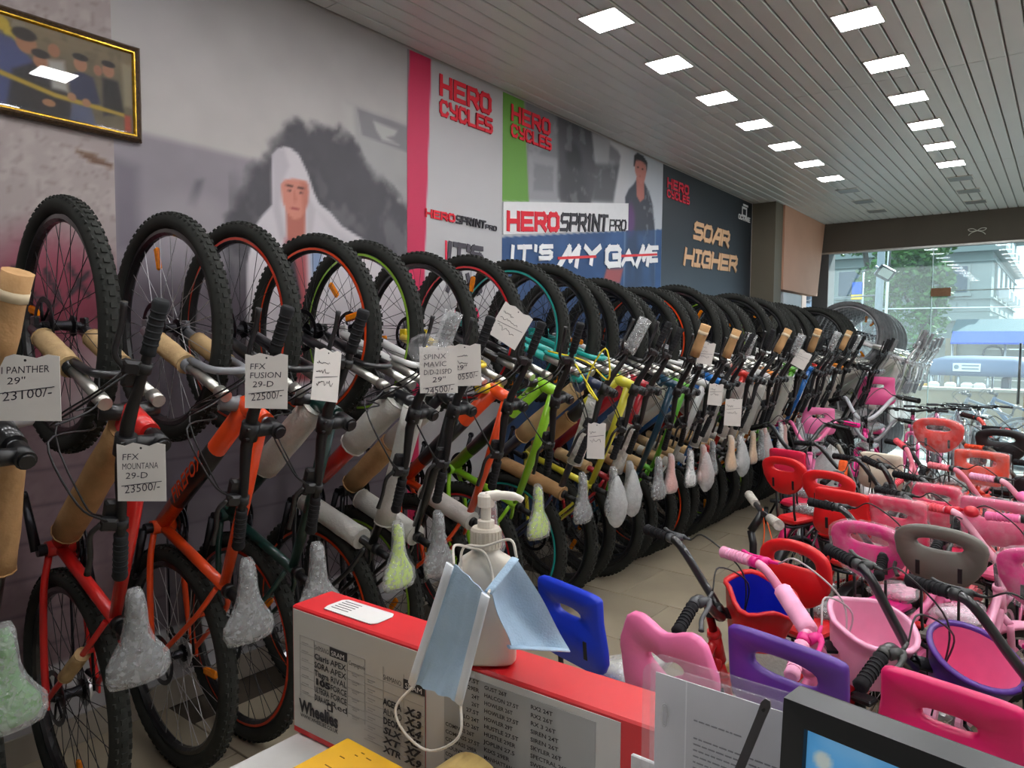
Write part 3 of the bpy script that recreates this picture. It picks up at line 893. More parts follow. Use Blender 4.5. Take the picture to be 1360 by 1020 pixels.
def m_frame():
    g = G()
    d0 = BBV + Vector((.01, 0, .0)); d1 = HB + SD * 0.02
    g.tube([d0, d0.lerp(d1, .5), d1], [.024, .029, .027], 14, sq=1.12)
    t0 = SEAT_T - (SEAT_T - BBV).normalized() * .03; t1 = HT - SD * 0.025
    g.tube([t0, t0.lerp(t1, .5) + Vector((0, 0, .008)), t1], [.015, .019, .022], 12)
    g.cyl(BBV, SEAT_T, .0175, .0165, 12)
    g.cyl(HB, HT, .027, .025, 16)
    g.cyl(BBV - YV * .037, BBV + YV * .037, .024, None, 16)
    for s in (-1, 1):
        e = AX_R + YV * s * .068
        g.tube(curve([BBV + Vector((-.02, s * .03, .0)), BBV + Vector((-.12, s * .052, .018)), AX_R + Vector((.12, s * .062, -.03)), e], 4), .0105, 8)
        g.tube(curve([SEAT_T + Vector((0, s * .014, -.05)), SEAT_T.lerp(AX_R, .3) + YV * s * .05, AX_R.lerp(SEAT_T, .25) + YV * s * .064, e], 4), .0085, 8)
        g.box(e, (.045, .007, .04), bev=.002)
    g.tube([SEAT_T.lerp(AX_R, .3) + YV * .05, SEAT_T.lerp(AX_R, .3) - YV * .05], .007, 8)
    return g
def m_decal():
    d0 = BBV + Vector((.01, 0, .0)); d1 = HB + SD * 0.02
    a, b = d0.lerp(d1, .22), d0.lerp(d1, .68)
    return G().tube([a, a.lerp(b, .6), b], [.0275, .0302, .0294], 14, sq=1.12)
def m_fork():
    g = G()
    cr = SA(.485)
    g.cyl(SA(.47), SA(.66), .0145, None, 12)
    g.tube([cr + YV * -.068, cr + YV * -.03 + SD * .012, cr + YV * .03 + SD * .012, cr + YV * .068], .022, 10)
    off = FD * .045
    for s in (-1, 1):
        o = YV * s * .064 + FD * .03
        g.cyl(SA(.30) + o, SA(-.01) + o, .0215, .018, 12)
        g.box(SA(-.01) + o + FD * .012, (.05, .014, .04), bev=.004)
    g.tube(curve([SA(.29) + YV * .064 + FD * .05, SA(.385) + YV * .052 + FD * .06, SA(.405) + FD * .062, SA(.385) - YV * .052 + FD * .06, SA(.29) - YV * .064 + FD * .05], 5), .012, 8)
    return g
def m_stanchion():
    g = G()
    for s in (-1, 1):
        o = YV * s * .064 + FD * .03
        g.cyl(SA(.29) + o, SA(.485) + o, .0155, None, 12)
        g.cyl(SA(.47) + o, SA(.51) + o, .019, .017, 12)
    return g
BARC = SA(.665) + FD * .075
def bar_pt(y):
    k = abs(y)
    rise = max(0, min(1, (k - .05) / .10)) * .022
    sweep = max(0, k - .12) * -.10
    return BARC + YV * y + SD * rise + FD * sweep
def m_bar():
    return G().tube([bar_pt(y) for y in (-.355, -.25, -.16, -.11, -.05, 0, .05, .11, .16, .25, .355)], [.0112, .0112, .0115, .0135, .0158, .016, .0158, .0135, .0115, .0112, .0112], 10)
def m_stem():
    g = G()
    g.cyl(SA(.635), SA(.69), .021, None, 14)
    g.cyl(SA(.665), BARC, .018, .019, 12)
    g.cyl(BARC - YV * .025, BARC + YV * .025, .0235, None, 14)
    g.cyl(SA(.69), SA(.697), .017, .015, 12)
    for s in (-1, 1):
        g.cyl(BARC + YV * s * .014 + SD * .016 + FD * .004, BARC + YV * s * .014 + SD * .022 + FD * .022, .004, None, 6)
    return g
def m_grip(s):
    pts = [bar_pt(s * y) for y in (.232, .245, .29, .33, .352, .360)]
    g = G(); g.tube(pts, [.0165, .0155, .0165, .0155, .0185, .0150], 12)
    for y in (.255, .27, .285, .30, .315, .33):
        a = bar_pt(s * y); b = bar_pt(s * (y + .005)); g.tube([a, b], .0172, 12)
    return g
def m_lever(s):
    g = G()
    b = bar_pt(s * .20)
    g.tube([bar_pt(s * .188), bar_pt(s * .212)], .0165, 10)
    g.box(b + FD * .024 - SD * .006, (.04, .034, .024), bev=.006)
    g.tube(curve([b + FD * .040 - SD * .01, bar_pt(s * .23) + FD * .062 - SD * .016, bar_pt(s * .29) + FD * .060 - SD * .02, bar_pt(s * .345) + FD * .066 - SD * .022], 4), [.008] + [.0065] * 10 + [.007, .008], 8)
    g.box(b - YV * s * .03 - SD * .022 + FD * .012, (.045, .05, .022), bev=.007)
    return g
def m_cable():
    g = G()
    for s, dz in ((1, .0), (-1, .0)):
        b = bar_pt(s * .19) + FD * .03
        g.tube(curve([b, b - YV * s * .06 + FD * .07, BARC + FD * .13 - SD * .08 + YV * s * .02, SA(.52) + FD * .09 + YV * s * .03, SA(.42) + FD * .05 + YV * s * .06], 5), .0026, 6)
        b2 = b - SD * .02
        g.tube(curve([b2, b2 - YV * s * .05 + FD * .05, BARC + FD * .09 - SD * .15, SA(.45) - FD * .06], 5), .0022, 6)
    return g
def m_chainring():
    g = G()
    for i, r in enumerate((.074, .066, .05)):
        y = -.052 + i * .007
        g.lathe([(r, y - .0015), (r, y + .0015), (r - .012, y + .0015), (r - .012, y - .0015)], n=36, loop=True, cap=False)
    for i in range(5):
        a = i * 2 * PI / 5
        g.tube([(0, -.05, 0), (math.cos(a) * .062, -.05, math.sin(a) * .062)], .007, 6)
    g.lathe([(.018, -.06), (.018, .06)], n=14)
    return g
def m_crank(s, ang):
    c, k = math.cos(ang), math.sin(ang)
    g = G(); g.tube([(0, s * .062, 0), (c * .17, s * .072, k * .17)], [.015, .011], 8, sq=.7)
    g.cyl((c * .17, s * .066, k * .17), (c * .17, s * .078, k * .17), .014, None, 10)
    return g
def m_pedal(s, ang):
    c, k = math.cos(ang), math.sin(ang)
    g = G(); o = Vector((c * .17, s * .125, k * .17))
    g.tube([(c * .17, s * .078, k * .17), (c * .17, s * .165, k * .17)], .006, 8)
    for dx in (-.036, .036):
        g.box(o + Vector((dx, 0, 0)), (.016, .085, .02), bev=.003)
    for dy in (-.04, .04):
        g.box(o + Vector((0, dy, 0)), (.075, .01, .018), bev=.003)
    return g
def m_chain():
    g = G(); b = BBV; y = -.047
    g.tube([b + Vector((0, y, .068)), AX_R + Vector((0, y + .0, .036))], .0045, 5)
    g.tube([b + Vector((0, y, -.068)), AX_R + Vector((.03, y, -.13)), AX_R + Vector((.0, y, -.12))], .0045, 5)
    return g
def m_derailleur():
    g = G(); a = AX_R + Vector((0, -.062, 0))
    g.box(a + Vector((.01, -.012, -.05)), (.035, .03, .06), bev=.008)
    g.tube([a + Vector((.015, .01, -.07)), a + Vector((.03, .012, -.14))], .010, 6, sq=.5)
    for q in ((.015, .012, -.075), (.03, .012, -.135)):
        g.lathe([(.02, -.004), (.02, .004)], a + Vector(q), n=14)
    return g
def m_post():
    g = G(); g.cyl(SEAT_T - Vector((0, 0, .02)), POST_T, .0138, None, 12)
    g.cyl(SEAT_T + Vector((.003, 0, -.012)), SEAT_T + Vector((-.003, 0, .008)), .021, None, 12)
    g.box(POST_T + Vector((0, 0, .005)), (.04, .05, .025), bev=.006)
    for s in (-1, 1):
        g.tube([POST_T + Vector((-.09, s * .03, .03)), POST_T + Vector((-.04, s * .022, .018)), POST_T + Vector((.05, s * .022, .018)), POST_T + Vector((.11, s * .008, .032))], .0035, 6)
    return g
def saddle_rings(k=1.0, jit=0.0, seed=1):
    rs = random.Random(seed)
    prof = [(-.108, .030, .034, .010), (-.103, .056, .036, .022), (-.082, .068, .036, .028), (-.05, .064, .034, .028), (-.022, .044, .032, .026), (.0, .030, .031, .025), (.028, .023, .031, .024), (.07, .019, .031, .022), (.100, .016, .028, .020), (.115, .010, .022, .012)]
    prof = [(p_[0] + .015,) + p_[1:] for p_ in prof]
    rings = []
    for (x, w, zc, th) in prof:
        ring = []
        for j in range(14):
            a = 2 * PI * j / 14
            q = 1 + (rs.random() - .5) * jit
            yy = math.cos(a) * w * k * q + (0.004 * (k > 1.01)) * math.cos(a); zz = math.sin(a)
            z = zc + (zz * th * .5 if zz > 0 else zz * th * 1.0) * (k if k < 1.05 else 1.35) * q - abs(math.cos(a)) ** 2 * .006
            ring.append(POST_T + Vector((x * (1 + (k - 1) * .7), yy, z + .006)))
        rings.append(ring)
    return rings
def m_saddle(): return G().loft(saddle_rings())
def m_wrap(seed): return lambda: G().loft(saddle_rings(1.16, .12, seed))

def sleeve(kind, a, b, r):
    """packing tube round a frame tube, between shares a..b of its length"""
    ends = {'down': (BBV + Vector((.01, 0, 0)), HB + SD * .02), 'top': (SEAT_T, HT - SD * .025), 'seat': (BBV, SEAT_T),
            'fork': (SA(.30) + YV * .064 + FD * .03, SA(-.01) + YV * .064 + FD * .03), 'fork2': (SA(.30) - YV * .064 + FD * .03, SA(-.01) - YV * .064 + FD * .03),
            'stay': (SEAT_T.lerp(AX_R, .25) + YV * .05, AX_R + YV * .066), 'chainstay': (BBV + Vector((-.06, .045, .01)), AX_R + Vector((.06, .066, -.01)))}[kind]
    p, q = ends[0].lerp(ends[1], a), ends[0].lerp(ends[1], b)
    def f():
        rs = random.Random(int(a * 100 + b * 31 + r * 9999))
        g = G()
        n = 6
        path = [p.lerp(q, i / n) for i in range(n + 1)]
        rad = [r * (1 + (rs.random() - .5) * .10) for _ in path]
        g.tube(path, rad, 12)
        d = (q - p).normalized()
        for e, sgn in ((p, -1), (q, 1)):
            g.tube([e, e + d * sgn * .004], r * 1.04, 12)
        return g
    return shared('sleeve_%s_%d_%d_%d' % (kind, a * 100, b * 100, r * 1000), f)
def grip_tube(s, lo=.22, hi=.40, r=.026):
    def f():
        a, b = bar_pt(s * lo), bar_pt(s * .36)
        d = (b - a).normalized(); b = a + d * (hi - lo)
        g = G(); m = a.lerp(b, .62)
        g.tube([a, a.lerp(b, .3), m, b], [r, r * 1.05, r * .97, r * 1.06], 10, cap=True)
        return g
    return shared('grip_tube_%d_%d_%d_%d' % (s, lo * 100, hi * 100, r * 1000), f)
def tape_ring(s):
    def f():
        a, b = bar_pt(s * .22), bar_pt(s * .36); d = (b - a).normalized()
        return G().tube([a + d * .125, a + d * .145], .0275, 10)
    return shared('tape_%d' % s, f)
def m_bag(seed):
    def f():
        rs = random.Random(seed); rings = []
        o = POST_T
        for i, (h, w) in enumerate(((0, .012), (-.03, .035), (-.08, .06), (-.14, .075), (-.20, .07), (-.24, .05), (-.26, .02))):
            rings.append([o + Vector((.10 + h, math.cos(2 * PI * j / 12) * w * (1 + (rs.random() - .5) * .4), .05 + math.sin(2 * PI * j / 12) * w * .55 * (1 + (rs.random() - .5) * .5))) for j in range(12)])
        return G().loft(rings, smooth=True)
    return f

BLACK = col((20, 20, 22), 'plastic'); TYRE = col((44, 45, 42), 'rubber'); DARKM = col((46, 46, 50), 'metal'); SILVER = col((190, 190, 192), 'metal')
AMBER = mat('amber', (240, 140, 24), rough=.22, var=.15, scale=60); REDREF = mat('redref', (200, 30, 20), rough=.22)
BROWN = col((176, 138, 96), 'card'); KRAFT = col((196, 166, 122), 'card'); FOAMW = translucent(col((222, 220, 212), 'foam'), .3); TAPE = col((206, 190, 160), 'paper')
CLEAR = film('cling_film', (232, 234, 234), .26, .36, .10, 55); CLEAR2 = translucent(film('milky_film', (226, 228, 228), .42, .56, .14, 50), .25); THIN = film('thin_film', (235, 235, 238), .03, .26, .08); BUBBLE = film('foam_net', (228, 226, 220), .55, .95, .4)
STANCHION = col((200, 198, 190), 'metal')

def adult_bike(name, label, M, st, group, turned=True, cat='bicycle'):
    r = random.Random(st.get('seed', 1))
    t = thing(name, label, cat, M, group)
    fc = col(st['frame'], 'paint'); ac = col(st.get('accent', (20, 20, 22)), 'paint')
    fr_ = obj('frame', shared('bike_frame', m_frame), fc, t)
    if 'decal' in st: obj('decal', shared('bike_decal', m_decal), col(st['decal'], 'paint'), fr_)
    for (kind, a, b, rad, mt) in st.get('sleeves', []):
        obj({'brown': 'cardboard_sleeve', 'kraft': 'cardboard_sleeve', 'foam': 'foam_sleeve', 'net': 'foam_sleeve'}[mt], sleeve(kind, a, b, rad), {'brown': BROWN, 'kraft': KRAFT, 'foam': FOAMW, 'net': BUBBLE}[mt], fr_)
    tm_ = col(st.get('tyre', (44, 45, 42)), 'rubber')
    tyre = ('bike_tyre_slick', m_slick) if st.get('slick') else ('bike_tyre', m_tyre)
    for nm, ax in (('front_wheel', AX_F), ('rear_wheel', AX_R)):
        rot = r.random() * 6.28
        w = obj(nm, shared(*tyre), tm_, t, T(ax) @ RY(rot))
        obj('rim', shared('bike_rim', m_rim), col(st.get('rim', (24, 24, 26)), 'paint'), w)
        if 'stripe' in st: obj('rim_stripe', shared('bike_stripe', m_stripe), col(st['stripe'], 'paint'), w)
        obj('spokes', shared('bike_spokes', m_spokes), col(st.get('spoke', (60, 60, 62)), 'metal'), w)
        obj('hub', shared('bike_hub', m_hub), DARKM, w)
        obj('brake_disc', shared('bike_rotor', m_rotor), DARKM, w, T(0, .045, 0))
        ra = st.get('refl', (2.3 if nm == 'front_wheel' else -.6)) + r.random() * .8 - rot
        obj('reflector', shared('bike_reflector', m_reflector), AMBER, w, RY(-ra) @ T(.235, 0, 0))
        if nm == 'rear_wheel':
            obj('cassette', shared('bike_cassette', m_cassette), SILVER, w, T(0, -.030, 0))
    fk = obj('fork', shared('bike_fork', m_fork), col(st.get('fork', (24, 24, 26)), 'paint'), t)
    obj('stanchions', shared('bike_stanchion', m_stanchion), STANCHION, fk)
    for kind, a, b, rad, mt in st.get('fsleeves', []):
        obj('cardboard_sleeve', sleeve(kind, a, b, rad), {'kraft': KRAFT, 'brown': BROWN, 'foam': FOAMW}[mt], fk)
    MB = about(S0, SD, PI / 2 + st.get('barturn', 0)) if turned else None
    bc_ = col(st['barcol2'], 'metal') if 'barcol2' in st else BLACK
    hb = obj('handlebar', shared('bike_bar', m_bar), bc_, t, MB)
    obj('stem', shared('bike_stem', m_stem), bc_, hb)
    for s in (-1, 1):
        obj('grip', shared('bike_grip%d' % s, lambda: m_grip(s)), col(st.get('grip', (34, 34, 36)), 'rubber'), hb)
        obj('brake_lever', shared('bike_lever%d' % s, lambda: m_lever(s)), col(st.get('lever', (30, 30, 32)), 'plastic'), hb)
    obj('cables', shared('bike_cable', m_cable), BLACK, hb)
    for s in st.get('gripcard', []):
        gt = obj('cardboard_tube', grip_tube(s), BROWN, hb)
        obj('tape', tape_ring(s), TAPE, hb)
    for s in st.get('gripwrap', []):
        obj('plastic_wrap', grip_tube(s, .20, .37, .030), CLEAR, hb)
    cs = obj('crankset', shared('bike_chainring', m_chainring), DARKM, t, T(BBV))
    ca = st.get('crank', r.choice((.3, 2.8, -1.2, 1.9)))
    for s, a in ((-1, ca), (1, ca + PI)):
        key = '%d_%d' % (s, int(a * 10))
        obj('crank_arm', shared('bike_crank' + key, lambda: m_crank(s, a)), DARKM, cs)
        if st.get('pedals', False): obj('pedal', shared('bike_pedal' + key, lambda: m_pedal(s, a)), BLACK, cs)
    obj('chain', shared('bike_chain', m_chain), DARKM, t)
    obj('rear_derailleur', shared('bike_derailleur', m_derailleur), BLACK, t)
    obj('seat_post', shared('bike_post', m_post), BLACK, t)
    MS = st.get('saddle_M')
    sd = obj('saddle', shared('bike_saddle', m_saddle), col(st.get('saddle', (26, 26, 28)), 'plastic'), t, MS)
    if st.get('wrap', True):
        k = st.get('seed', 1) % 4
        obj('plastic_wrap', shared('saddle_wrap%d' % k, m_wrap(k + 3)), CLEAR2 if st.get('milky') else CLEAR, sd)
    if st.get('bag'):
        k = st.get('seed', 1) % 3
        obj('plastic_bag', shared('saddle_bag%d' % k, m_bag(k + 11)), CLEAR2, t)
    return t

STAND = Matrix(((0, 0, 1, 0), (0, -1, 0, 0), (1, 0, 0, 0), (0, 0, 0, 1)))    # bike x -> Z, z -> X, y -> -Y
def stand(y, gap=0.0, yaw=0.0, lift=0.0, lean=0.0, x0=WX, sc=1.0):
    return T(x0 + 0.025 + gap, y, lift) @ RZ(yaw) @ RX(lean) @ STAND @ Matrix.Scale(sc, 4)

RED_F = (206, 34, 30); ORANGE = (232, 74, 24); DGREEN = (16, 52, 46); LIME = (140, 200, 40); BLK = (22, 22, 24); WHT = (214, 214, 212); TEAL = (40, 170, 160); BLUE = (30, 90, 190); YEL = (236, 206, 40); CYAN = (40, 150, 200); GREY = (110, 112, 116)
row = [
 dict(y=.53, frame=BLK, fork=(150, 150, 152), decal=(30, 70, 50), saddle=(60, 130, 40), gripcard=[-1], sleeves=[('seat', .1, .9, .03, 'brown'), ('chainstay', .0, .6, .035, 'brown'), ('top', .45, .95, .034, 'brown')], stripe=None, what='black upright bike with brown card grip tube and green saddle'),
 dict(y=.84, frame=RED_F, fork=(26, 26, 28), sleeves=[('down', .12, .92, .042, 'brown'), ('stay', .1, .5, .020, 'kraft')], fsleeves=[('fork', .1, .75, .03, 'kraft'), ('fork2', .1, .75, .03, 'kraft')], grip=(40, 42, 44), refl=3.6, what='bright red upright bike with long brown card sleeve'),
 dict(y=1.15, frame=ORANGE, decal=BLK, fork=(120, 122, 126), fsleeves=[('fork', .1, .7, .03, 'kraft'), ('fork2', .1, .7, .03, 'kraft')], spoke=(190, 190, 192), firefox=True, what='orange and black upright bike lettered FIREFOX'),
 dict(y=1.38, frame=DGREEN, stripe=(222, 60, 30), fork=BLK, sleeves=[('down', .45, .98, .045, 'foam')], urban=True, what='dark green upright bike with orange rims, white foam sleeve'),
 dict(y=1.68, frame=BLK, decal=(200, 40, 30), stripe=ORANGE, fork=BLK, sleeves=[('top', .2, .98, .038, 'foam'), ('down', .55, .98, .05, 'foam'), ('seat', .05, .8, .04, 'foam')], saddle=(170, 200, 40), gripwrap=[-1], barcol=1, what='black upright bike with white sleeves and yellow-green saddle'),
 dict(y=1.92, frame=BLK, decal=ORANGE, stripe=(150, 200, 60), fork=(210, 210, 208), sleeves=[('down', .05, .5, .045, 'brown'), ('down', .5, .9, .042, 'foam'), ('seat', .2, .95, .042, 'foam')], what='black and orange upright bike with brown and white sleeves'),
 dict(y=2.26, frame=ORANGE, decal=(24, 24, 26), fork=YEL, stripe=None, sleeves=[('seat', .3, .98, .04, 'foam')], saddle=(120, 30, 36), what='orange upright bike with yellow fork, dark red saddle'),
 dict(y=2.58, frame=LIME, decal=BLK, stripe=(222, 40, 50), fork=BLK, saddle=(170, 200, 40), grip=(30, 30, 32), what='lime green and black upright bike with thin red rims'),
 dict(y=2.90, frame=(30, 40, 70), stripe=TEAL, fork=TEAL, sleeves=[('seat', .0, .98, .036, 'brown'), ('top', .3, .9, .036, 'net'), ('down', .3, .9, .044, 'kraft')], gripwrap=[-1], what='dark blue upright bike with teal rims and brown wrapping'),
 dict(y=3.14, frame=(214, 206, 60), decal=BLK, fork=(30, 160, 150), sleeves=[('down', .1, .5, .04, 'brown')], bag=True, what='pale yellow and black upright bike with teal fork'),
 dict(y=3.45, frame=(160, 20, 34), fork=WHT, sleeves=[('seat', .1, .6, .036, 'kraft'), ('top', .1, .6, .034, 'net')], bag=True, milky=True, what='dark red upright bike with white fork, bagged saddle'),
 dict(y=3.70, frame=(20, 60, 80), decal=WHT, gripcard=[-1], sleeves=[('down', .4, .95, .04, 'foam'), ('seat', .3, .9, .032, 'brown')], what='petrol blue upright bike with brown card grip tube'),
]
rr = random.Random(5)
pal = [((90, 170, 40), 'green'), ((214, 214, 212), 'white'), ((30, 110, 190), 'blue'), ((24, 24, 26), 'black'), ((200, 40, 30), 'red'), ((110, 112, 116), 'grey'), ((214, 214, 212), 'white'), ((236, 140, 40), 'orange'), ((24, 24, 26), 'black')]
sad = [((210, 210, 208), 'pale'), ((230, 120, 90), 'coral'), ((26, 26, 28), 'black'), ((232, 166, 40), 'yellow-orange'), ((210, 210, 208), 'pale'), ((30, 120, 190), 'blue'), ((26, 26, 28), 'black'), ((226, 110, 70), 'orange')]
ys = [3.94, 4.16, 4.36, 4.57, 4.80, 5.0, 5.22, 5.45, 5.66, 5.88, 6.10, 6.32, 6.54, 6.76, 6.98, 7.18, 7.38]
for i, y in enumerate(ys):
    pc, pn = pal[i % len(pal)]; sc_, sn = sad[(i * 3 + 1) % len(sad)]
    if i == 4: sc_, sn = (232, 166, 40), 'yellow-orange'
    d = dict(y=y, frame=pc, saddle=sc_, fork=rr.choice((BLK, WHT, BLK, GREY)), milky=(i % 2 == 0), sleeves=[], what='%s upright bike with wrapped %s saddle' % (pn, sn))
    kinds = [('down', .3, .95, .038, 'foam'), ('seat', .1, .8, .034, 'kraft'), ('down', .2, .8, .038, 'kraft'), ('top', .2, .9, .032, 'foam'), ('seat', .3, .95, .034, 'foam')]
    for q in rr.sample(kinds, 3): d['sleeves'].append(q)
    if i % 4 == 1: d['gripcard'] = [-1]
    if i % 4 == 3: d['gripwrap'] = [-1]
    if i % 3 == 2: d['bag'] = True
    if i % 5 == 2: d['stripe'] = rr.choice((ORANGE, TEAL, (150, 200, 40), RED_F))
    row.append(d)
bikes = []
n_total = 0
for i, d in enumerate(row):
    d['seed'] = i + 1
    if d.get('stripe', 0) is None: d.pop('stripe')
    sc = (1.0 + rr.uniform(-.015, .01) if i < 12 else rr.uniform(.965, 1.01)) if i > 5 else 1.0
    lab = '%s, %s in the row' % (d['what'], ORD[i])
    d.setdefault('barturn', rr.uniform(-.28, .28) if i > 5 else 0)
    M = stand(d['y'], rr.uniform(0, .02 if i < 8 else .06), rr.uniform(-.03, .05), 0, 0, sc=sc)
    b = adult_bike('mountain_bike', lab, M, d, 'mountain bikes stood on their rear wheels along the poster wall')
    bikes.append(b)
    if i == 4:
        hbx = [c for c in b.children if c.name.startswith('handlebar')][0]
        obj('plastic_bag', G().ball(bar_pt(-.24) + FD * .06 + SD * .01, (.075, .055, .07)), THIN, hbx)
    if i == 8:
        hbx = [c for c in b.children if c.name.startswith('handlebar')][0]
        q = bar_pt(-.05)
        obj('yellow_cable', G().tube(curve([q + FD * .10 - SD * .30, q + FD * .09 - SD * .1 - YV * .03, q + FD * .07 + SD * .03, q + FD * .13 - SD * .02 - YV * .12, q + FD * .08 - SD * .06 + YV * .05, q + FD * .12 + SD * .05 + YV * .1, q + FD * .10 - SD * .14], 6), .004, 6), col((226, 206, 40), 'plastic'), hbx)
i0 = len(row)
# bikes past the wall pier; window glow painted as silver bars on the last two
for j, y in enumerate((7.60, 7.74, 7.87, 8.0)):
    d = dict(barturn=rr.uniform(-.2, .2), barcol2=(60, 60, 62) if j < 2 else (190, 192, 194), lever=(40, 40, 42) if j < 2 else (150, 152, 154), grip=(40, 40, 42) if j < 2 else (130, 132, 134), frame=(BLK, WHT, BLK, GREY)[j], fork=WHT if j % 2 else BLK, saddle=(200, 200, 200), milky=True, seed=60 + j, sleeves=[('down', .2, .95, .038, 'foam'), ('seat', .1, .9, .034, 'foam')])
    adult_bike('mountain_bike', '%s bike with white foam sleeves in front of the wall pier, %s of four' % (('black', 'white', 'black', 'grey')[j], ORD[j]), stand(y, .0, .0, 0, 0, x0=-2.47, sc=.985), d, 'mountain bikes in front of the wall pier')
# bikes on the window plinth; daylight glare painted in as pale tyres, rims and bars
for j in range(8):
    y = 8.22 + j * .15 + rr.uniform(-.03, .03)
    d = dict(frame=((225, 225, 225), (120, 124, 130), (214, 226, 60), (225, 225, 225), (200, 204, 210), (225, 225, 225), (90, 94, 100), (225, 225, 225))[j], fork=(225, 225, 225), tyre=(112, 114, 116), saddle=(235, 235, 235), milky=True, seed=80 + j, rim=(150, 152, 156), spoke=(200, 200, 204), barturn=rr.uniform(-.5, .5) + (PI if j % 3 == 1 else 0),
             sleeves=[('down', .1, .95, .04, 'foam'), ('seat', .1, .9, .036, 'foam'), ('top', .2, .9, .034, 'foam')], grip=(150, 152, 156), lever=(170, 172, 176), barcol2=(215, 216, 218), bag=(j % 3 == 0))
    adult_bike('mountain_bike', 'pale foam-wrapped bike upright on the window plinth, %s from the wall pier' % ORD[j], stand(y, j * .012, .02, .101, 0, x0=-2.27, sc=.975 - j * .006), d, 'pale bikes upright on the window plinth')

# lettering on two frames
def on_down(bike, body, rgb, size, pos, tube='down'):
    d0 = BBV + Vector((.01, 0, .0)); d1 = HB + SD * 0.02
    d = (d1 - d0).normalized(); n = YV
    up = n.cross(d)
    o = d0.lerp(d1, pos) + n * .0335 - up * size * .33
    M = Matrix((tuple(d) + (0,), tuple(up) + (0,), tuple(n) + (0,), (0, 0, 0, 1))).transposed()
    M.translation = o
    # read from the head tube down towards the bottom bracket
    fr0 = [c for c in bike.children if c.name.startswith('frame')][0]
    obj('lettering', text_mesh('frame_lettering', body, size, bold=.0012, shear=.25), col(rgb, 'print'), fr0, M)
on_down(bikes[2], 'FIREFOX', (232, 74, 24), .062, .26)
on_down(bikes[3], 'URBAN MT', (90, 150, 130), .045, .06)

# ------------------------------------------------------------------ price tags
def scribble(L, a, seed):
    rs = random.Random(seed)
    n = 14
    return G().tube([(L * k / n, a * (rs.random() - .5) * 2 * (1 if k % 2 else -.6), 0) for k in range(n + 1)], .0007, 4)
def price_tag(x, y, z, w, h, lines, price, label, turn=0.0, roll=0.0):
    """x,y,z = top centre"""
    fx = Matrix(((.78, 0, .62, x), (.62, 0, -.78, y), (0, 1, 0, z), (0, 0, 0, 1)))
    M = fx @ RY(turn) @ RZ(roll)
    g = G()
    n = 6
    def ring(zz):
        top = [Vector((-w / 2 + w * k / n, -h + .0, zz)) for k in range(n + 1)]
        bot = [Vector((w / 2 - w * k / n, .0 + .004 * math.sin(k * 2.1), zz)) for k in range(n + 1)]
        return top + bot
    g.loft([ring(-.0012), ring(0)], smooth=False)
    t = tag(obj('price_tag', g, col((206, 202, 196), 'paper'), None, M), label, 'price tag', 'handwritten price tags on the bikes')
    pen = col((62, 58, 66), 'print')
    y0 = -.03 * h / .13
    for k, ln in enumerate(lines):
        if ln[0] == '~':
            obj('handwriting', scribble(w * len(ln) * .12, h * .05, k + int(y * 100)), pen, t, T(-w * .40, y0 - h * .165 * k - h * .03, .0008))
            continue
        obj('handwriting', text_mesh('handwriting', ln, h * .155, shear=.12, width=min(w * .74, len(ln.strip()) * h * .098)), pen, t, T(-w * .40, y0 - h * .165 * k - h * .05, .0006) @ RZ(.05))
    yy = y0 - h * .165 * len(lines)
    obj('rule', G().box((0, 0, 0), (w * .84, .0016, .0004)), pen, t, T(0, yy + h * .035, .0006) @ RZ(.13))
    if price[0] == '~':
        obj('handwriting', scribble(w * .6, h * .07, int(z * 100)), pen, t, T(-w * .36, yy - h * .1, .0008))
    else: obj('handwriting', text_mesh('handwriting', price, h * .2, shear=.12, width=w * .74), pen, t, T(-w * .36, yy - h * .14, .0006) @ RZ(.12))
    obj('hole', G().lathe([(.0025, 0), (.0025, .0006)], axis='z', n=10), BLACK, t, T(0, -.008, 0))
    return t
XT = -1.54
price_tag(XT, .490, 1.397, .128, .122, ['II PANTHER', '  29"'], '23100/-', 'white price tag reading PANTHER 29 23100, on the first bike at the left')
price_tag(XT, .697, 1.208, .103, .122, ['FFX', 'MOUNTANA', ' 29-D'], '23500/-', 'white price tag reading FFX MOUNTANA 29-D 23500, lowest of the tags')
price_tag(XT, 1.0, 1.395, .104, .132, ['FFX', 'FUSION', ' 29-D'], '22500/-', 'white price tag reading FFX FUSION 29-D 22500', roll=-.02)
price_tag(XT, 1.186, 1.405, .11, .135, ['~~~~', '~~~~'], '~', 'white price tag seen nearly edge-on beside the plastic wrapped grip', turn=1.15, roll=-.15)
price_tag(XT, 1.60, 1.415, .118, .145, ['SPINX', 'MAVIC', 'D/D-21SPD', '   29"'], '24500/-', 'white price tag reading SPINX MAVIC, overlapped by the next tag', roll=.02)
price_tag(XT - .02, 1.745, 1.42, .105, .135, ['~~~~', '~~~~', ' 29"'], '20550/-', 'white price tag reading 29 20550, right one of the overlapping pair', roll=.03)
price_tag(XT, 2.014, 1.543, .12, .13, ['~~~', '~~~~~'], '~', 'tilted blank-looking price tag above the teal rimmed wheel', turn=.3, roll=-.55)
price_tag(XT, 3.704, 1.436, .085, .12, ['~~~', '~~~~'], '~', 'small white price tag on the upright bikes beneath the dark poster', roll=-.2)
price_tag(XT, 3.834, 1.205, .08, .12, ['~~~'], '~', 'small white price tag low among the far upright bikes', roll=-.1)
price_tag(XT, 5.5, 1.38, .13, .13, ['~~~'], '~', 'tilted white price tag on the far upright bikes near the pier', roll=-.5)
price_tag(XT, 2.554, 1.094, .075, .15, ['~~~'], '~', 'long cream card hanging low between the upright bikes', roll=-.03)
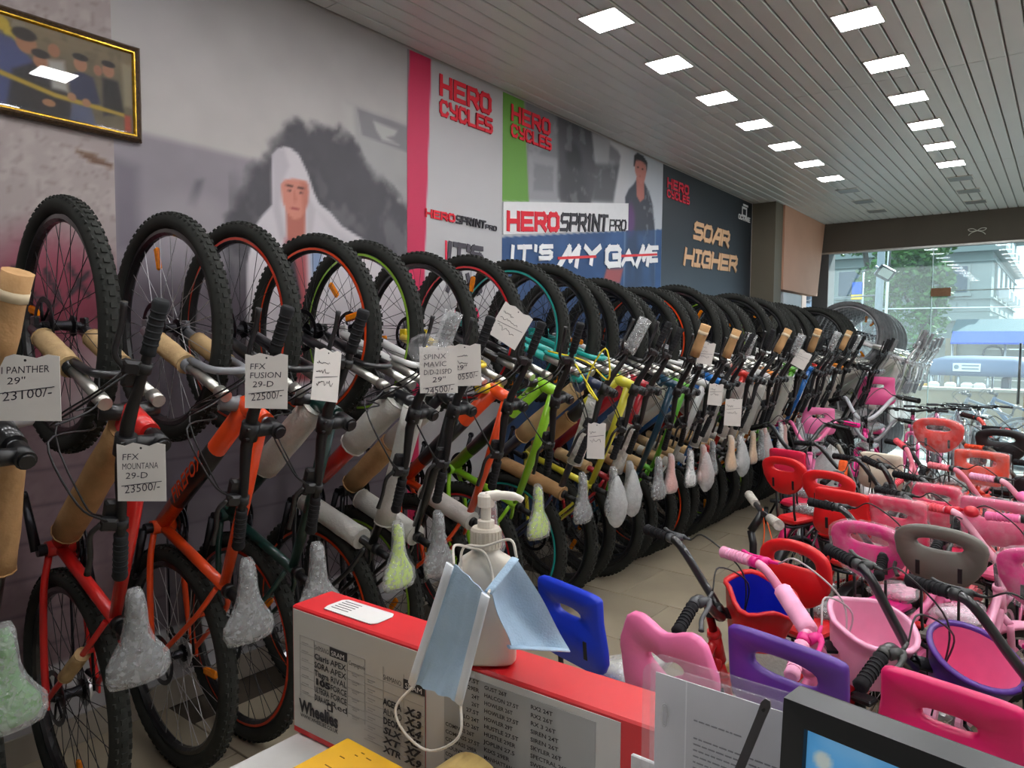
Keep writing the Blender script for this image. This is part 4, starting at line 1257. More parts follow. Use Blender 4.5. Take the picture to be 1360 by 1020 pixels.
price_tag(XT, 4.103, 1.105, .10, .16, ['~~~'], '~', 'cream card hanging low over green saddles along the row', roll=-.05)

# ================================================================== CHILDREN'S BIKES
KR = 0.175
K_AR = Vector((-.27, 0, KR)); K_AF = Vector((.36, 0, KR)); K_BB = Vector((0, 0, .19))
KSD = Vector((-.34, 0, .94)).normalized(); KFD = Vector((.94, 0, .34)).normalized()
K_S0 = Vector((.34, 0, .20))
def KA(t): return K_S0 + KSD * t
K_H0, K_H1 = KA(.23), KA(.33)
K_ST = Vector((-.10, 0, .44))

def km_tyre():
    g = G(); g.torus(KR - .021, .021, n=40, m=8)
    for i in range(40):
        a = 2 * PI * i / 40; c, s = math.cos(a), math.sin(a)
        g.box((c * (KR - .001), 0, s * (KR - .001)), (.005, .024, .011), Matrix(((c, 0, -s), (0, 1, 0), (s, 0, c))))
    return g
def km_rim(): return G().lathe([(KR - .035, -.014), (KR - .035, .014), (KR - .05, .008), (KR - .05, -.008)], n=36, loop=True, cap=False)
def km_spokes():
    g = G()
    for i in range(20):
        a = 2 * PI * i / 20; s = 1 if i % 2 else -1
        g.tube([(math.cos(a + .4 * s) * .018, s * .022, math.sin(a + .4 * s) * .018), (math.cos(a) * (KR - .048), s * .003, math.sin(a) * (KR - .048))], .0014, 4, cap=False)
    g.lathe([(.008, -.04), (.02, -.026), (.012, 0), (.02, .026), (.008, .04)], n=12)
    return g
def km_frame():
    g = G()
    g.tube(curve([K_H0 + KSD * .02, Vector((.20, 0, .33)), Vector((.07, 0, .22)), K_BB], 5), .018, 10)
    g.tube(curve([K_H1 - KSD * .02, Vector((.14, 0, .40)), Vector((0, 0, .36)), Vector((-.085, 0, .36))], 5), .015, 10)
    g.cyl(K_BB, K_ST, .0155, None, 10)
    g.cyl(K_H0, K_H1, .021, None, 12)
    for s in (-1, 1):
        g.tube([K_BB + YV * s * .02, K_AR + Vector((.1, s * .045, .0)), K_AR + YV * s * .05], .009, 8)
        g.tube([K_ST + Vector((.01, s * .012, -.05)), K_AR.lerp(K_ST, .5) + YV * s * .042, K_AR + YV * s * .05], .008, 8)
    return g
def km_fork():
    g = G()
    g.cyl(KA(.19), KA(.40), .013, None, 10)
    g.tube([KA(.20) - YV * .05, KA(.21), KA(.20) + YV * .05], .014, 8)
    for s in (-1, 1):
        g.tube(curve([KA(.20) + YV * s * .05, KA(.08) + YV * s * .05, K_AF + YV * s * .048], 4), [.013] * 4 + [.011] * 4 + [.009], 8)
    g.cyl(KA(.325), KA(.345), .024, .02, 12)
    return g
KBAR = KA(.405)
def kb(y, h, f): return KBAR + YV * y + KSD * h + KFD * f
def kbar_path(st):
    if st == 'bmx':
        return [(-.30, .20, -.09), (-.20, .20, -.04), (-.15, .185, -.02), (-.075, .03, .02), (-.04, .005, .03), (0, 0, .03), (.04, .005, .03), (.075, .03, .02), (.15, .185, -.02), (.20, .20, -.04), (.30, .20, -.09)]
    return [(-.29, .175, -.12), (-.20, .18, -.06), (-.15, .165, -.03), (-.085, .06, .01), (-.04, .008, .03), (0, 0, .03), (.04, .008, .03), (.085, .06, .01), (.15, .165, -.03), (.20, .18, -.06), (.29, .175, -.12)]
def km_bar(st): 
    return lambda: G().tube(curve([kb(*p) for p in kbar_path(st)], 4), .0132, 10)
def km_cross(st):
    return lambda: G().tube([kb(-.125, .13, -.01), kb(.125, .13, -.01)], .0095, 8)
def km_pad(st):
    return lambda: G().tube([kb(-.10, .13, -.01), kb(-.09, .13, -.01), kb(.09, .13, -.01), kb(.10, .13, -.01)], [.018, .026, .026, .018], 10)
def km_kstem():
    g = G(); g.cyl(KA(.345), KA(.43), .013, None, 10); g.cyl(KA(.405), kb(0, 0, .03), .014, None, 10)
    g.cyl(kb(-.022, 0, .03), kb(.022, 0, .03), .02, None, 12); g.cyl(KA(.43), KA(.437), .009, None, 6)
    g.cyl(kb(0, .018, .02), kb(0, .03, .016), .006, None, 6)
    return g
def km_grip(st, s):
    def f():
        P = kbar_path(st); a = Vector(P[-1]); b = Vector(P[-2])
        d = (a - b).normalized()
        q = [a - d * .105, a - d * .10, a - d * .06, a - d * .02, a, a + d * .006]
        g = G(); g.tube([kb(s * p.x, p.y, p.z) for p in q], [.019, .0165, .0155, .0165, .019, .013], 12)
        for k in range(6):
            c = a - d * (.018 + .013 * k)
            e = c - d * .005
            g.tube([kb(s * c.x, c.y, c.z), kb(s * e.x, e.y, e.z)], .0182, 10)
        return g
    return f
def km_lever(st, s):
    def f():
        P = kbar_path(st); a = Vector(P[-1]); b = Vector(P[-2]); d = (a - b).normalized()
        def q(k, h, fw): p = a - d * k; return kb(s * p.x, p.y + h, p.z + fw)
        g = G()
        g.tube([q(.112, 0, 0), q(.135, 0, 0)], .0165, 10)
        g.tube([q(.12, -.002, .012), q(.13, -.004, .035)], [.015, .012], 8)
        g.tube(curve([q(.135, -.004, .036), q(.10, -.006, .048), q(.05, -.008, .046), q(.0, -.012, .062)], 4), [.009] * 4 + [.0065] * 8 + [.008], 8, sq=.7)
        g.tube([q(.135, -.004, .034), q(.165, -.002, .036)], [.006, .004], 8)
        return g
    return f
def km_cable(st, s):
    def f():
        P = kbar_path(st); a = Vector(P[-1]); b = Vector(P[-2]); d = (a - b).normalized()
        p = a - d * .165; o = kb(s * p.x, p.y - .002, p.z + .036)
        return G().tube(curve([o, o - YV * s * .06 + KFD * .04 + KSD * .035, kb(s * .03, .10, .13), kb(0, -.04, .10), KA(.24) + KFD * .06 + YV * s * .02], 6), .0026, 6)
    return f
def km_saddle():
    g = G(); rings = []
    for (x, w, zc, th) in [(-.12, .03, .50, .012), (-.11, .066, .505, .03), (-.07, .075, .505, .036), (-.02, .055, .50, .032), (.04, .03, .497, .028), (.09, .02, .495, .022), (.105, .01, .49, .01)]:
        rings.append([Vector((x - .11, math.cos(2 * PI * j / 12) * w, zc + math.sin(2 * PI * j / 12) * th * .6)) for j in range(12)])
    return g.loft(rings)
def km_saddle_wrap():
    g = G(); rs = random.Random(4); rings = []
    for (x, w, zc, th) in [(-.135, .03, .50, .012), (-.12, .075, .505, .04), (-.07, .084, .507, .05), (-.02, .066, .502, .046), (.04, .042, .497, .04), (.10, .03, .495, .03), (.12, .012, .49, .012)]:
        rings.append([Vector((x - .11, math.cos(2 * PI * j / 12) * w * (1 + rs.random() * .15), zc + math.sin(2 * PI * j / 12) * th * .6 * (1 + rs.random() * .2))) for j in range(12)])
    return g.loft(rings)
def km_post():
    g = G(); g.cyl(K_ST - Vector((0, 0, .02)), K_ST + Vector((-.02, 0, .06)), .0125, None, 10); g.cyl(K_ST + Vector((0, 0, -.012)), K_ST + Vector((-.003, 0, .01)), .019, None, 12)
    return g
def km_crank():
    g = G()
    g.lathe([(.045, -.032), (.045, -.028)], K_BB, n=24); g.lathe([(.011, -.05), (.011, .05)], K_BB, n=10)
    for s in (-1, 1):
        g.tube([K_BB + YV * s * .048, K_BB + Vector((s * .09, s * .058, .01))], .008, 8)
    return g
def km_pedal():
    g = G()
    g.box((0, 0, 0), (.06, .07, .02), bev=.005)
    return g
def km_guard():
    g = G()
    def ring(y):
        pts = []
        for k in range(9): a = PI / 2 - PI * k / 8; pts.append(Vector((K_BB.x + math.cos(a) * .06, y, K_BB.z + math.sin(a) * .06)))
        for k in range(9): a = -PI / 2 - PI * k / 8; pts.append(Vector((K_AR.x + math.cos(a) * .035, y, K_AR.z + math.sin(a) * .035)))
        return pts
    return g.loft([ring(-.052), ring(-.036)], smooth=False)
def km_fender(c, a0, a1):
    def f():
        g = G(); rings = []
        for k in range(15):
            a = a0 + (a1 - a0) * k / 14
            ca, sa = math.cos(a), math.sin(a)
            ring = []
            for (dy, dr) in ((-.03, .006), (-.02, .016), (0, .02), (.02, .016), (.03, .006), (.02, .013), (0, .017), (-.02, .013)):
                ring.append(c + Vector((ca * (KR + dr), dy, sa * (KR + dr))))
            rings.append(ring)
        return g.loft(rings)
    return f
def km_training(s):
    def f():
        g = G(); o = K_AR + Vector((0, s * .15, .0)); o.z = .058
        g.lathe([(.058, -.014), (.058, .014)], o, n=24)
        g.tube([K_AR + YV * s * .055, K_AR + Vector((0, s * .09, -.03)), o + YV * -s * .02], .008, 6)
        return g
    return f
def km_thub(s):
    def f():
        o = K_AR + Vector((0, s * .15, .0)); o.z = .058
        return G().lathe([(.036, -.0165), (.036, .0165)], o, n=18)
    return f
def km_rack():
    g = G()
    z = .44
    g.tube(curve([(-.13, .05, z), (-.30, .055, z), (-.37, .05, z), (-.39, 0, z), (-.37, -.05, z), (-.30, -.055, z), (-.13, -.05, z)], 4), .007, 8)
    for x in (-.2, -.27, -.34): g.tube([(x, -.05, z), (x, .05, z)], .006, 6)
    for s in (-1, 1): g.tube([(-.30, s * .055, z), K_AR + YV * s * .056], .006, 6)
    return g
def km_rackseat():
    g = G(); g.box((-.27, 0, .468), (.20, .13, .04), bev=.014); return g
def km_stays():
    g = G()
    for s in (-1, 1):
        g.tube([(-.35, s * .055, .43), (-.37, s * .055, .50), (-.385, s * .055, .68)], .009, 6, sq=.45)
    return g
def km_bolts(w):
    def f():
        g = G()
        for s in (-1, 1):
            for z in (.57, .63):
                g.lathe([(.007, -.02), (.006, -.024)], (-.372 - (z - .5) * .12, s * .055, z), axis='x', n=8)
        return g
    return f
def super_out(n, fx):
    return [fx(2 * PI * k / n) for k in range(n)]
def outline(shape, n=40):
    """outline and slot in (y, z) about the slot centre"""
    def rr_(a, w, h, p, dz=0):
        c, s = math.cos(a), math.sin(a)
        k = (abs(c / w) ** p + abs(s / h) ** p) ** (-1 / p)
        return (c * k, s * k + dz)
    sl = [rr_(2 * PI * k / n, .058, .017, 3.5) for k in range(n)]
    if shape == 'rect':
        sl = [rr_(2 * PI * k / n, .047, .0135, 3.5) for k in range(n)]
        out = []
        for k in range(n):
            a = 2 * PI * k / n; x, y = rr_(a, .118, .115, 6)
            if y > .055: y = .055 + (y - .055) * .25
            if y < 0: y *= 1.25; x *= 1 + .12 * min(1, -y / .1)
            out.append((x, y))
    elif shape == 'handle':
        sl = [rr_(2 * PI * k / n, .075, .024, 3) for k in range(n)]
        out = []
        for k in range(n):
            a = 2 * PI * k / n; x, y = rr_(a, .135, .12, 5)
            if y > .05: y = .05 + (y - .05) * .2
            if y < 0: y *= 1.1
            out.append((x, y))
    elif shape == 'oval':
        sl = [rr_(2 * PI * k / n, .07, .018, 2.6) for k in range(n)]
        out = []
        for k in range(n):
            a = 2 * PI * k / n; x, y = rr_(a, .138, .06, 2.4)
            if y < 0: y *= 2.4
            if y < -.03: x *= 1 - .18 * min(1, (-y - .03) / .12)
            out.append((x, y))
    elif shape == 'round':
        sl = [(x, y if y > -.012 else -.012) for x, y in [rr_(2 * PI * k / n, .078, .038, 2.2) for k in range(n)]]
        out = []
        for k in range(n):
            a = 2 * PI * k / n; x, y = rr_(a, .125, .075, 2.2)
            if y < 0: y *= 2.0; x *= 1.03
            out.append((x, y))
    elif shape == 'trapezoid':
        out = []
        for k in range(n):
            a = 2 * PI * k / n; x, y = rr_(a, .115, .1, 5)
            if y > .045: y = .045 + (y - .045) * .25; x *= .82
            elif y > 0: x *= 1 - .18 * y / .045
            if y < 0: y *= 1.35; x *= 1 - .05 * (-y / .13)
            out.append((x, y))
    else:   # butterfly
        out = []
        for k in range(n):
            a = 2 * PI * k / n
            c, s = math.cos(a), math.sin(a)
            r = .072 + .068 * abs(c) ** 1.6 + .022 * max(0, math.cos(4 * a + PI)) * (1 if s > 0 else .9)
            if s < -.2: r *= .95 + .35 * abs(s)
            out.append((c * r, s * r * (1.0 if s > 0 else 1.1)))
        sl = [rr_(2 * PI * k / n, .052, .02, 2.3, -.006 + .018 * math.cos(2 * PI * k / n) ** 2 - .01) for k in range(n)]
    return out, sl
def km_back(shape, thick=.026, ztop=.80):
    def f():
        out, sl = outline(shape)
        g = G(); top = max(p[1] for p in out)
        g.plate(out, sl, thick, .007)
        # local xy -> (y, z); z -> -x ; lean back a little
        M = T(-.395, 0, ztop - top) @ RY(-.10) @ Matrix(((0, 0, -1, 0), (-1, 0, 0, 0), (0, 1, 0, 0), (0, 0, 0, 1)))
        h = G(); h.add(g, M)
        return h
    return f
def km_groove(shape, ztop=.80):
    """the dark upright slots for the bolts"""
    def f():
        out, sl = outline(shape); top = max(p[1] for p in out)
        g = G()
        for s in (-1, 1):
            g.box((s * .062, -.085, .0125), (.014, .05, .004), bev=.0015)
        M = T(-.395, 0, ztop - top) @ RY(-.10) @ Matrix(((0, 0, -1, 0), (-1, 0, 0, 0), (0, 1, 0, 0), (0, 0, 0, 1)))
        h = G(); h.add(g, M); return h
    return f
def km_backwrap(shape, ztop=.80):
    def f():
        out, sl = outline(shape)
        rs = random.Random(9)
        o2 = [(x * (1.05 + rs.random() * .04), y * (1.06 + rs.random() * .05)) for x, y in out]
        g = G(); top = max(p[1] for p in out)
        g.plate(o2, None, .045, .012)
        M = T(-.395, 0, ztop - top) @ RY(-.10) @ Matrix(((0, 0, -1, 0), (-1, 0, 0, 0), (0, 1, 0, 0), (0, 0, 0, 1)))
        h = G(); h.add(g, M); return h
    return f
def basket_rings(kind, inset=0.0):
    n = 28
    if kind == 'toy': w, d, p, hh = .115, .10, 3.2, .15
    elif kind == 'hex': w, d, p, hh = .125, .105, 2.6, .15
    else: w, d, p, hh = .125, .105, 2.1, .13
    out = []
    for (k, z) in ((.70, 0), (.82, .35), (.92, .7), (1.0, 1.0)):
        ring = []
        for j in range(n):
            a = 2 * PI * j / n; c, s = math.cos(a), math.sin(a)
            if kind == 'hex':
                a6 = (a % (PI / 3)) - PI / 6
                q = (math.cos(PI / 6) / math.cos(a6)) * .5 + .5
            else: q = 1
            r = (abs(c) ** p + abs(s) ** p) ** (-1 / p) * q
            zz = z * hh
            if z == 1.0 and kind == 'toy': zz += .012 * math.cos(4 * a)
            if z == 1.0 and kind == 'hex': zz += .02 * (c > .3) * (c - .3)
            ring.append(Vector((c * r * (d * k - inset), s * r * (w * k - inset), zz)))
        out.append(ring)
    return out, hh
def km_basket(kind):
    def f():
        R1, h = basket_rings(kind); R2, _ = basket_rings(kind, .006)
        g = G()
        lip = [p * 1.0 + Vector((p.x, p.y, 0)).normalized() * .008 for p in R1[-1]]
        lip2 = [p + Vector((0, 0, .010)) for p in lip]
        lip3 = [p + Vector((0, 0, .010)) for p in R2[-1]]
        g.loft([R1[0], R1[1], R1[2], R1[3], lip, lip2, lip3, R2[3]], cap=False)
        g.poly(list(reversed(R1[0])))
        return g
    return f
def km_lining(kind):
    def f():
        R2, h = basket_rings(kind, .0062)
        g = G()
        R2[0] = [p + Vector((0, 0, .006)) for p in R2[0]]
        g.loft([R2[3], R2[2], R2[1], R2[0]], cap=False); g.poly(R2[0])
        return g
    return f
K_HEX = {}
def kid_bike(label, x, y, head, turn, st):
    M = T(x, y, 0) @ RZ(PI / 2 - math.radians(head)) @ Matrix.Scale(st.get('sc', 1.0), 4)
    t = thing('children_bike', label, 'bicycle', M, 'children bicycles parked in rows')
    fc = col(st['frame'], 'paint')
    zt = st.get('ztop', .80)
    obj('frame', shared('kid_frame', km_frame), fc, t)
    MT = about(K_S0, KSD, -math.radians(turn))
    rimc = col(st.get('rim', (200, 200, 200)), 'metal')
    ax = MT @ T(K_AF)
    fw = obj('front_wheel', shared('kid_tyre', km_tyre), TYRE, t, ax)
    rw = obj('rear_wheel', shared('kid_tyre', km_tyre), TYRE, t, T(K_AR))
    for w in (fw, rw):
        obj('rim', shared('kid_rim', km_rim), rimc, w); obj('spokes', shared('kid_spokes', km_spokes), SILVER, w)
    obj('fork', shared('kid_fork', km_fork), fc, t, MT)
    obj('front_fender', shared('kid_fender_f', km_fender(K_AF, .35, 2.5)), col(st.get('fender', st['frame']), 'plastic'), t, MT)
    obj('rear_fender', shared('kid_fender_r', km_fender(K_AR, .5, 2.9)), col(st.get('fender', st['frame']), 'plastic'), t)
    ks = st.get('bar', 'std'); bc = col(st.get('barcol', (24, 24, 26)), 'paint')
    hb = obj('handlebar', shared('kid_bar_' + ks, km_bar(ks)), bc, t, MT)
    obj('stem', shared('kid_stem', km_kstem), col(st.get('stemcol', (40, 40, 42)), 'metal'), hb)
    gc = col(st.get('grip', (30, 30, 32)), 'rubber')
    for s in (-1, 1):
        obj('grip', shared('kid_grip_%s_%d' % (ks, s), km_grip(ks, s)), gc, hb)
        obj('brake_lever', shared('kid_lever_%s_%d' % (ks, s), km_lever(ks, s)), col(st.get('lever', (40, 42, 42)), 'plastic'), hb)
        obj('brake_cable', shared('kid_cable_%s_%d' % (ks, s), km_cable(ks, s)), col(st.get('cable', (40, 40, 40)), 'plastic'), hb)
    if ks == 'bmx' or st.get('cross'):
        obj('crossbar', shared('kid_cross_' + ks, km_cross(ks)), bc, hb)
    if st.get('pad'):
        obj('bar_pad', shared('kid_pad_' + ks, km_pad(ks)), col(st['pad'], 'rubber'), hb)
    if st.get('bell'):
        b = obj('bell', G().ball(kb(.13, .19, .0), (.028, .028, .022)), col((206, 30, 50), 'plastic'), hb)
    if st.get('basket'):
        kind, c1, c2 = st['basket']
        MB = T(kb(0, -.115, .115 if kind == 'toy' else .135)) 
        bk = obj('basket', shared('kid_basket_' + kind, km_basket(kind)), col(c1, 'plastic'), hb, MB)
        obj('basket_lining', shared('kid_lining_' + kind, km_lining(kind)), col(c2, 'plastic'), bk)
        g = G(); g.box(kb(0, -.01, .055), (.05, .05, .01), bev=.002); 
        obj('basket_bracket', g, DARKM, hb)
    obj('seat_post', shared('kid_post', km_post), SILVER, t)
    sd = obj('saddle', shared('kid_saddle', km_saddle), col(st.get('saddle', (26, 26, 28)), 'plastic'), t)
    if st.get('swrap', True): obj('plastic_wrap', shared('kid_saddle_wrap', km_saddle_wrap), CLEAR, sd)
    cr = obj('crankset', shared('kid_crank', km_crank), DARKM, t)
    for s in (-1, 1):
        obj('pedal', shared('kid_pedal', km_pedal), BLACK, cr, T(K_BB + Vector((s * .09, s * .10, .01))))
    obj('chain_guard', shared('kid_guard', km_guard), col(st.get('guard', st['frame']), 'plastic'), t)
    if st.get('training', True):
        for s in (-1, 1):
            tw = obj('training_wheel', shared('kid_tw%d' % s, km_training(s)), BLACK, t)
            obj('wheel_centre', shared('kid_twh%d' % s, km_thub(s)), col(st.get('twc', (236, 200, 30)), 'plastic'), tw)
    if st.get('back'):
        shape, c = st['back']
        obj('carrier', shared('kid_rack', km_rack), DARKM, t)
        obj('carrier_seat', shared('kid_rackseat', km_rackseat), col(st.get('seat2', c), 'plastic'), t)
        MZ = T(0, 0, zt - .80)
        obj('backrest_stay', shared('kid_stays', km_stays), BLACK, t, MZ)
        bk = obj('backrest', shared('kid_back_' + shape, km_back(shape)), col(c, 'plastic'), t, MZ)
        if shape in ('rect', 'trapezoid', 'oval'):
            obj('bolt_slots', shared('kid_groove_' + shape, km_groove(shape)), BLACK, bk)
        if st.get('bwrap'):
            obj('plastic_wrap', shared('kid_bwrap_' + shape, km_backwrap(shape)), THIN, bk)
    return t

PINK = (238, 120, 170); HOT = (224, 30, 130); MAG = (212, 16, 96); LPINK = (244, 170, 200); KRED = (214, 22, 28); PURP = (86, 44, 140); KBLUE = (16, 52, 190); CREAM = (214, 204, 184); SALMON = (236, 66, 48); KGREY = (104, 100, 92); CORAL = (232, 92, 104)
# backrest sits 0.39 m behind the origin along the heading: origin = backrest + 0.39 * heading
def from_back(bx, by, head): 
    a = math.radians(head); return bx + .40 * math.sin(a), by + .40 * math.cos(a)
KB = [
 # backrest x, y, heading, bar turn, style, label
 (-1.00, 1.53, 14, 42, dict(frame=KRED, back=('rect', KBLUE), basket=('toy', KRED, (12, 30, 170)), lever=(70, 72, 74), saddle=(190, 188, 178), guard=KBLUE), 'children bike with a blue backrest, black bars and a red basket with a blue lining'),
 (-.69, 1.46, 14, 40, dict(frame=PINK, back=('butterfly', PINK), barcol=(236, 150, 180), grip=LPINK, lever=HOT, basket=('hex', LPINK, LPINK), cable=(190, 180, 180), pad=LPINK, saddle=PINK, stemcol=(220, 170, 190)), 'pink children bike with a pink butterfly backrest and a pink basket'),
 (-.45, 1.53, 12, 58, dict(frame=(60, 60, 64), back=('handle', PURP), basket=('round', PURP, (236, 112, 160)), saddle=PURP, lever=(60, 62, 60)), 'children bike with a purple handle backrest and a purple basket with a pink lining'),
 (-.145, 1.50, 10, 44, dict(frame=(40, 40, 42), back=('rect', MAG), basket=('round', HOT, (236, 60, 140)), saddle=PINK, ztop=.81), 'children bike with a large magenta slotted backrest in front of the screen'),
 (-.68, 2.38, 14, 40, dict(frame=KRED, back=('round', KRED), barcol=(40, 40, 42), ztop=.79), 'red children bike with an arched red backrest with a wide opening'),
 (-.53, 2.74, 14, 48, dict(frame=PINK, back=('oval', HOT), bwrap=True, barcol=(30, 30, 32), saddle=LPINK, basket=None), 'pink children bike with a rounded magenta backrest under clear wrap'),
 (-.30, 2.62, 12, 40, dict(frame=LPINK, back=('oval', KGREY), bwrap=False, saddle=(240, 200, 220), barcol=(236, 170, 190), grip=CORAL, lever=(206, 30, 50), ztop=.85, bell=True), 'children bike with a rounded grey backrest and pale pink bars with a red bell'),
 (-.02, 2.72, 10, 30, dict(frame=HOT, back=('oval', HOT), barcol=(236, 170, 190), grip=PINK, saddle=LPINK, bwrap=True), 'magenta children bike at the right edge behind the grey backrest'),
 (-.75, 3.29, 14, 55, dict(frame=(30, 30, 32), back=('rect', KRED), bar='bmx', saddle=(210, 200, 190), basket=None), 'children bike with a squarish red backrest with one slot and black bars'),
 (-.535, 3.27, 14, 44, dict(frame=CORAL, back=('rect', (226, 50, 92)), bwrap=True, saddle=CORAL), 'children bike with a flat coral pink backrest under wrap'),
 (-.44, 3.70, 14, 44, dict(frame=CORAL, back=('trapezoid', (232, 44, 92)), bwrap=True, barcol=(232, 130, 150), grip=(236, 130, 140)), 'children bike with a tapered hot pink backrest in torn wrap'),
 (-.20, 3.50, 12, 42, dict(frame=PINK, back=('handle', (226, 92, 134)), bwrap=True, barcol=(236, 160, 180), grip=LPINK, cross=True, pad=PINK), 'pink children bike with a wide wrapped pink backrest near the right edge'),
 (-1.19, 3.92, 20, 60, dict(frame=(50, 50, 54), back=('oval', KRED), bar='bmx', pad=(232, 90, 30), ztop=.82, barcol=(110, 104, 90), twc=(236, 200, 30)), 'children bike with a big red rounded backrest and yellow training wheels by the aisle'),
 (-1.30, 4.35, 16, 30, dict(frame=MAG, back=('rect', (214, 30, 70)), ztop=.80), 'children bike with a small crimson backrest just behind the big red one'),
 (-.92, 3.75, 14, 40, dict(frame=KRED, back=('oval', KRED), ztop=.80), 'red children bike half hidden behind the squarish red backrest'),
 (-.82, 4.50, 14, 50, dict(frame=CREAM, back=('rect', CREAM), barcol=(40, 40, 42), ztop=.81), 'children bike with a cream slotted backrest'),
 (-.62, 5.20, 14, 40, dict(frame=SALMON, back=('oval', (226, 50, 40)), bwrap=True, ztop=.90, sc=1.08, barcol=(80, 60, 50)), 'children bike with a tall orange-red wrapped backrest'),
 (-.36, 4.75, 14, 40, dict(frame=SALMON, back=('handle', (236, 66, 34)), bwrap=True, ztop=.84, barcol=(70, 60, 50), grip=(226, 80, 50)), 'children bike with a wide orange backrest at the right edge'),
 (-.30, 5.45, 14, 38, dict(frame=(200, 40, 50), back=('oval', (28, 28, 30)), ztop=.84, barcol=(200, 40, 50), sc=1.08), 'children bike with a rounded black backrest behind the orange one'),
 (-.55, 5.75, 14, 60, dict(frame=CORAL, barcol=(226, 90, 80), grip=(60, 40, 40), back=None, sc=1.1), 'coral children bike without backrest near the shop window'),
 (-.80, 4.0, 14, 70, dict(frame=CORAL, bar='bmx', barcol=(236, 130, 150), grip=CORAL, back=None), 'coral pink children bike with bare high bars among the red ones'),
 (-.05, 4.2, 12, 40, dict(frame=(40, 40, 44), back=('handle', (24, 24, 26)), ztop=.80), 'children bike with a black backrest at the right edge of the photo'),
]
for (bx, by, hd, tn, st, lab) in KB:
    x, y = from_back(bx, by, hd)
    kid_bike(lab, x, y, hd, tn, st)
# small bikes standing near the window
def far_kid(x, y, head, st, lab, turn=10): kid_bike(lab, x, y, head, turn, st)
far_kid(-1.62, 6.10, 170, dict(frame=PINK, back=('rect', PINK), grip=HOT, barcol=(236, 110, 160), sc=1.1), 'pink children bike facing the counter beside the upright bikes')
far_kid(-1.42, 7.2, 175, dict(frame=HOT, back=('rect', (236, 90, 150)), sc=1.3, barcol=(200, 200, 205), ztop=.86), 'pink children bike with a seat panel in the sunlight by the window')
far_kid(-1.58, 5.45, 160, dict(frame=(60, 64, 70), sc=1.15, barcol=(40, 40, 42), back=None), 'dark children bike with wide black bars beside the upright row')
far_kid(-1.30, 6.6, 165, dict(frame=(214, 214, 214), sc=1.1, barcol=(120, 120, 124), back=None), 'white children bike in the bright light before the window')

# wrapped bike with its bar taped sideways, in the aisle edge
adult = None
# teenage bikes parked by the glass
for j, (x, y, hd, fc) in enumerate([(-1.02, 8.35, 175, (236, 150, 190)), (-.86, 8.75, 178, (170, 176, 186)), (-.70, 8.95, 180, (200, 204, 210)), (-1.18, 7.95, 172, (230, 90, 150))]):
    Mb = T(x, y, .003) @ RZ(math.radians(90 - hd)) @ Matrix.Scale(.80, 4) @ T(-.9, 0, 0)
    adult_bike('city_bike', ['pink-framed', 'grey', 'silver', 'magenta-framed'][j] + ' bicycle parked upright on its wheels behind the shop window', Mb, dict(frame=fc, fork=fc, slick=True, tyre=(88, 92, 96), rim=(190, 194, 198), spoke=(200, 200, 204), saddle=(60, 60, 64), wrap=True, seed=200 + j, grip=(70, 72, 76)), 'bicycles parked at the window', turned=False)

# ================================================================== COUNTER
CT = 0.862
ctr = thing('sales_counter', 'white laminate sales counter under the red box and the screen', 'counter', T(0.0, 0.0, 0.0))
obj('worktop', G().box((.17, .36, CT - .016), (2.06, .66, .032), bev=.004), col((206, 204, 200), 'plastic'), ctr)
obj('front_panel', G().box((.16, .66, .42), (1.96, .02, .80)), col((196, 194, 190), 'plastic'), ctr)
for x in (-.82, 1.14):
    obj('side_panel', G().box((x, .37, .42), (.02, .56, .80)), col((196, 194, 190), 'plastic'), ctr)

# red box with printed sheets
ang = math.radians(2.6)
BXM = T(-.865, .598, CT) @ RZ(ang)
bx = thing('display_box', 'long red box with printed white sheets on its front, standing on the counter', 'box', BXM)
BL, BD, BH = .575, .072, .188
REDB = mat('red_box', (206, 26, 34), rough=.4, var=.06, scale=12)
obj('carton', G().box((BL / 2, BD / 2, BH / 2 + .001), (BL, BD, BH), bev=.0025), REDB, bx)
BASIS_F = Matrix(((1, 0, 0, 0), (0, 0, -1, 0), (0, 1, 0, 0), (0, 0, 0, 1)))    # local x->x, y->z, z->-y
def FRONTM(x, z, off): return T(x, -off, z) @ BASIS_F
paper = col((178, 174, 166), 'paper'); grey_paper = col((158, 158, 156), 'paper')
sh1 = obj('printed_sheet', G().box((.131, -.0008, .098), (.254, .0012, .172)), paper, bx)
sh2 = obj('printed_sheet', G().box((.392, -.0008, .094), (.264, .0012, .180)), col((190, 188, 184), 'paper'), bx)
sh2b = obj('printed_sheet', G().box((.393, -.0018, .090), (.206, .0008, .172)), grey_paper, bx)
ink = col((40, 38, 40), 'print'); thin = col((150, 146, 142), 'print')
def put(body, x, z, size, parent=sh1, m=ink, bold=0.0, shear=0.0, width=None, off=.0028):
    obj('lettering', text_mesh('lettering', body, size, bold=bold, shear=shear, width=width), m, parent, FRONTM(x, z, off))
put('SHIMANO', .052, .1375, .0095, width=.030)
obj('logo_block', G().box((.1005, -.0022, .1425), (.034, .001, .0125)), ink, sh1)
put('SRAM', .087, .1385, .0095, m=col((210, 206, 200), 'print'), width=.026, off=.0034)
put('Campagnolo', .121, .1350, .0085, shear=.3, width=.032)
for k, (a, b) in enumerate((('Claris', 'APEX'), ('SORA', 'APEX'), ('Tiagra', 'RIVAL'), ('105', 'FORCE'), ('ULTEGRA', 'FORCE'), ('DURA-ACE', 'Red'))):
    z = .1235 - k * .0118
    put(a, .0515, z, .0120, bold=.0003 if k != 3 else .0007, width=.030)
    put(b, .0850, z, .0120, bold=.0002, width=.032)
put('Wheelies', .018, .0390, .0250, bold=.0011, width=.083)
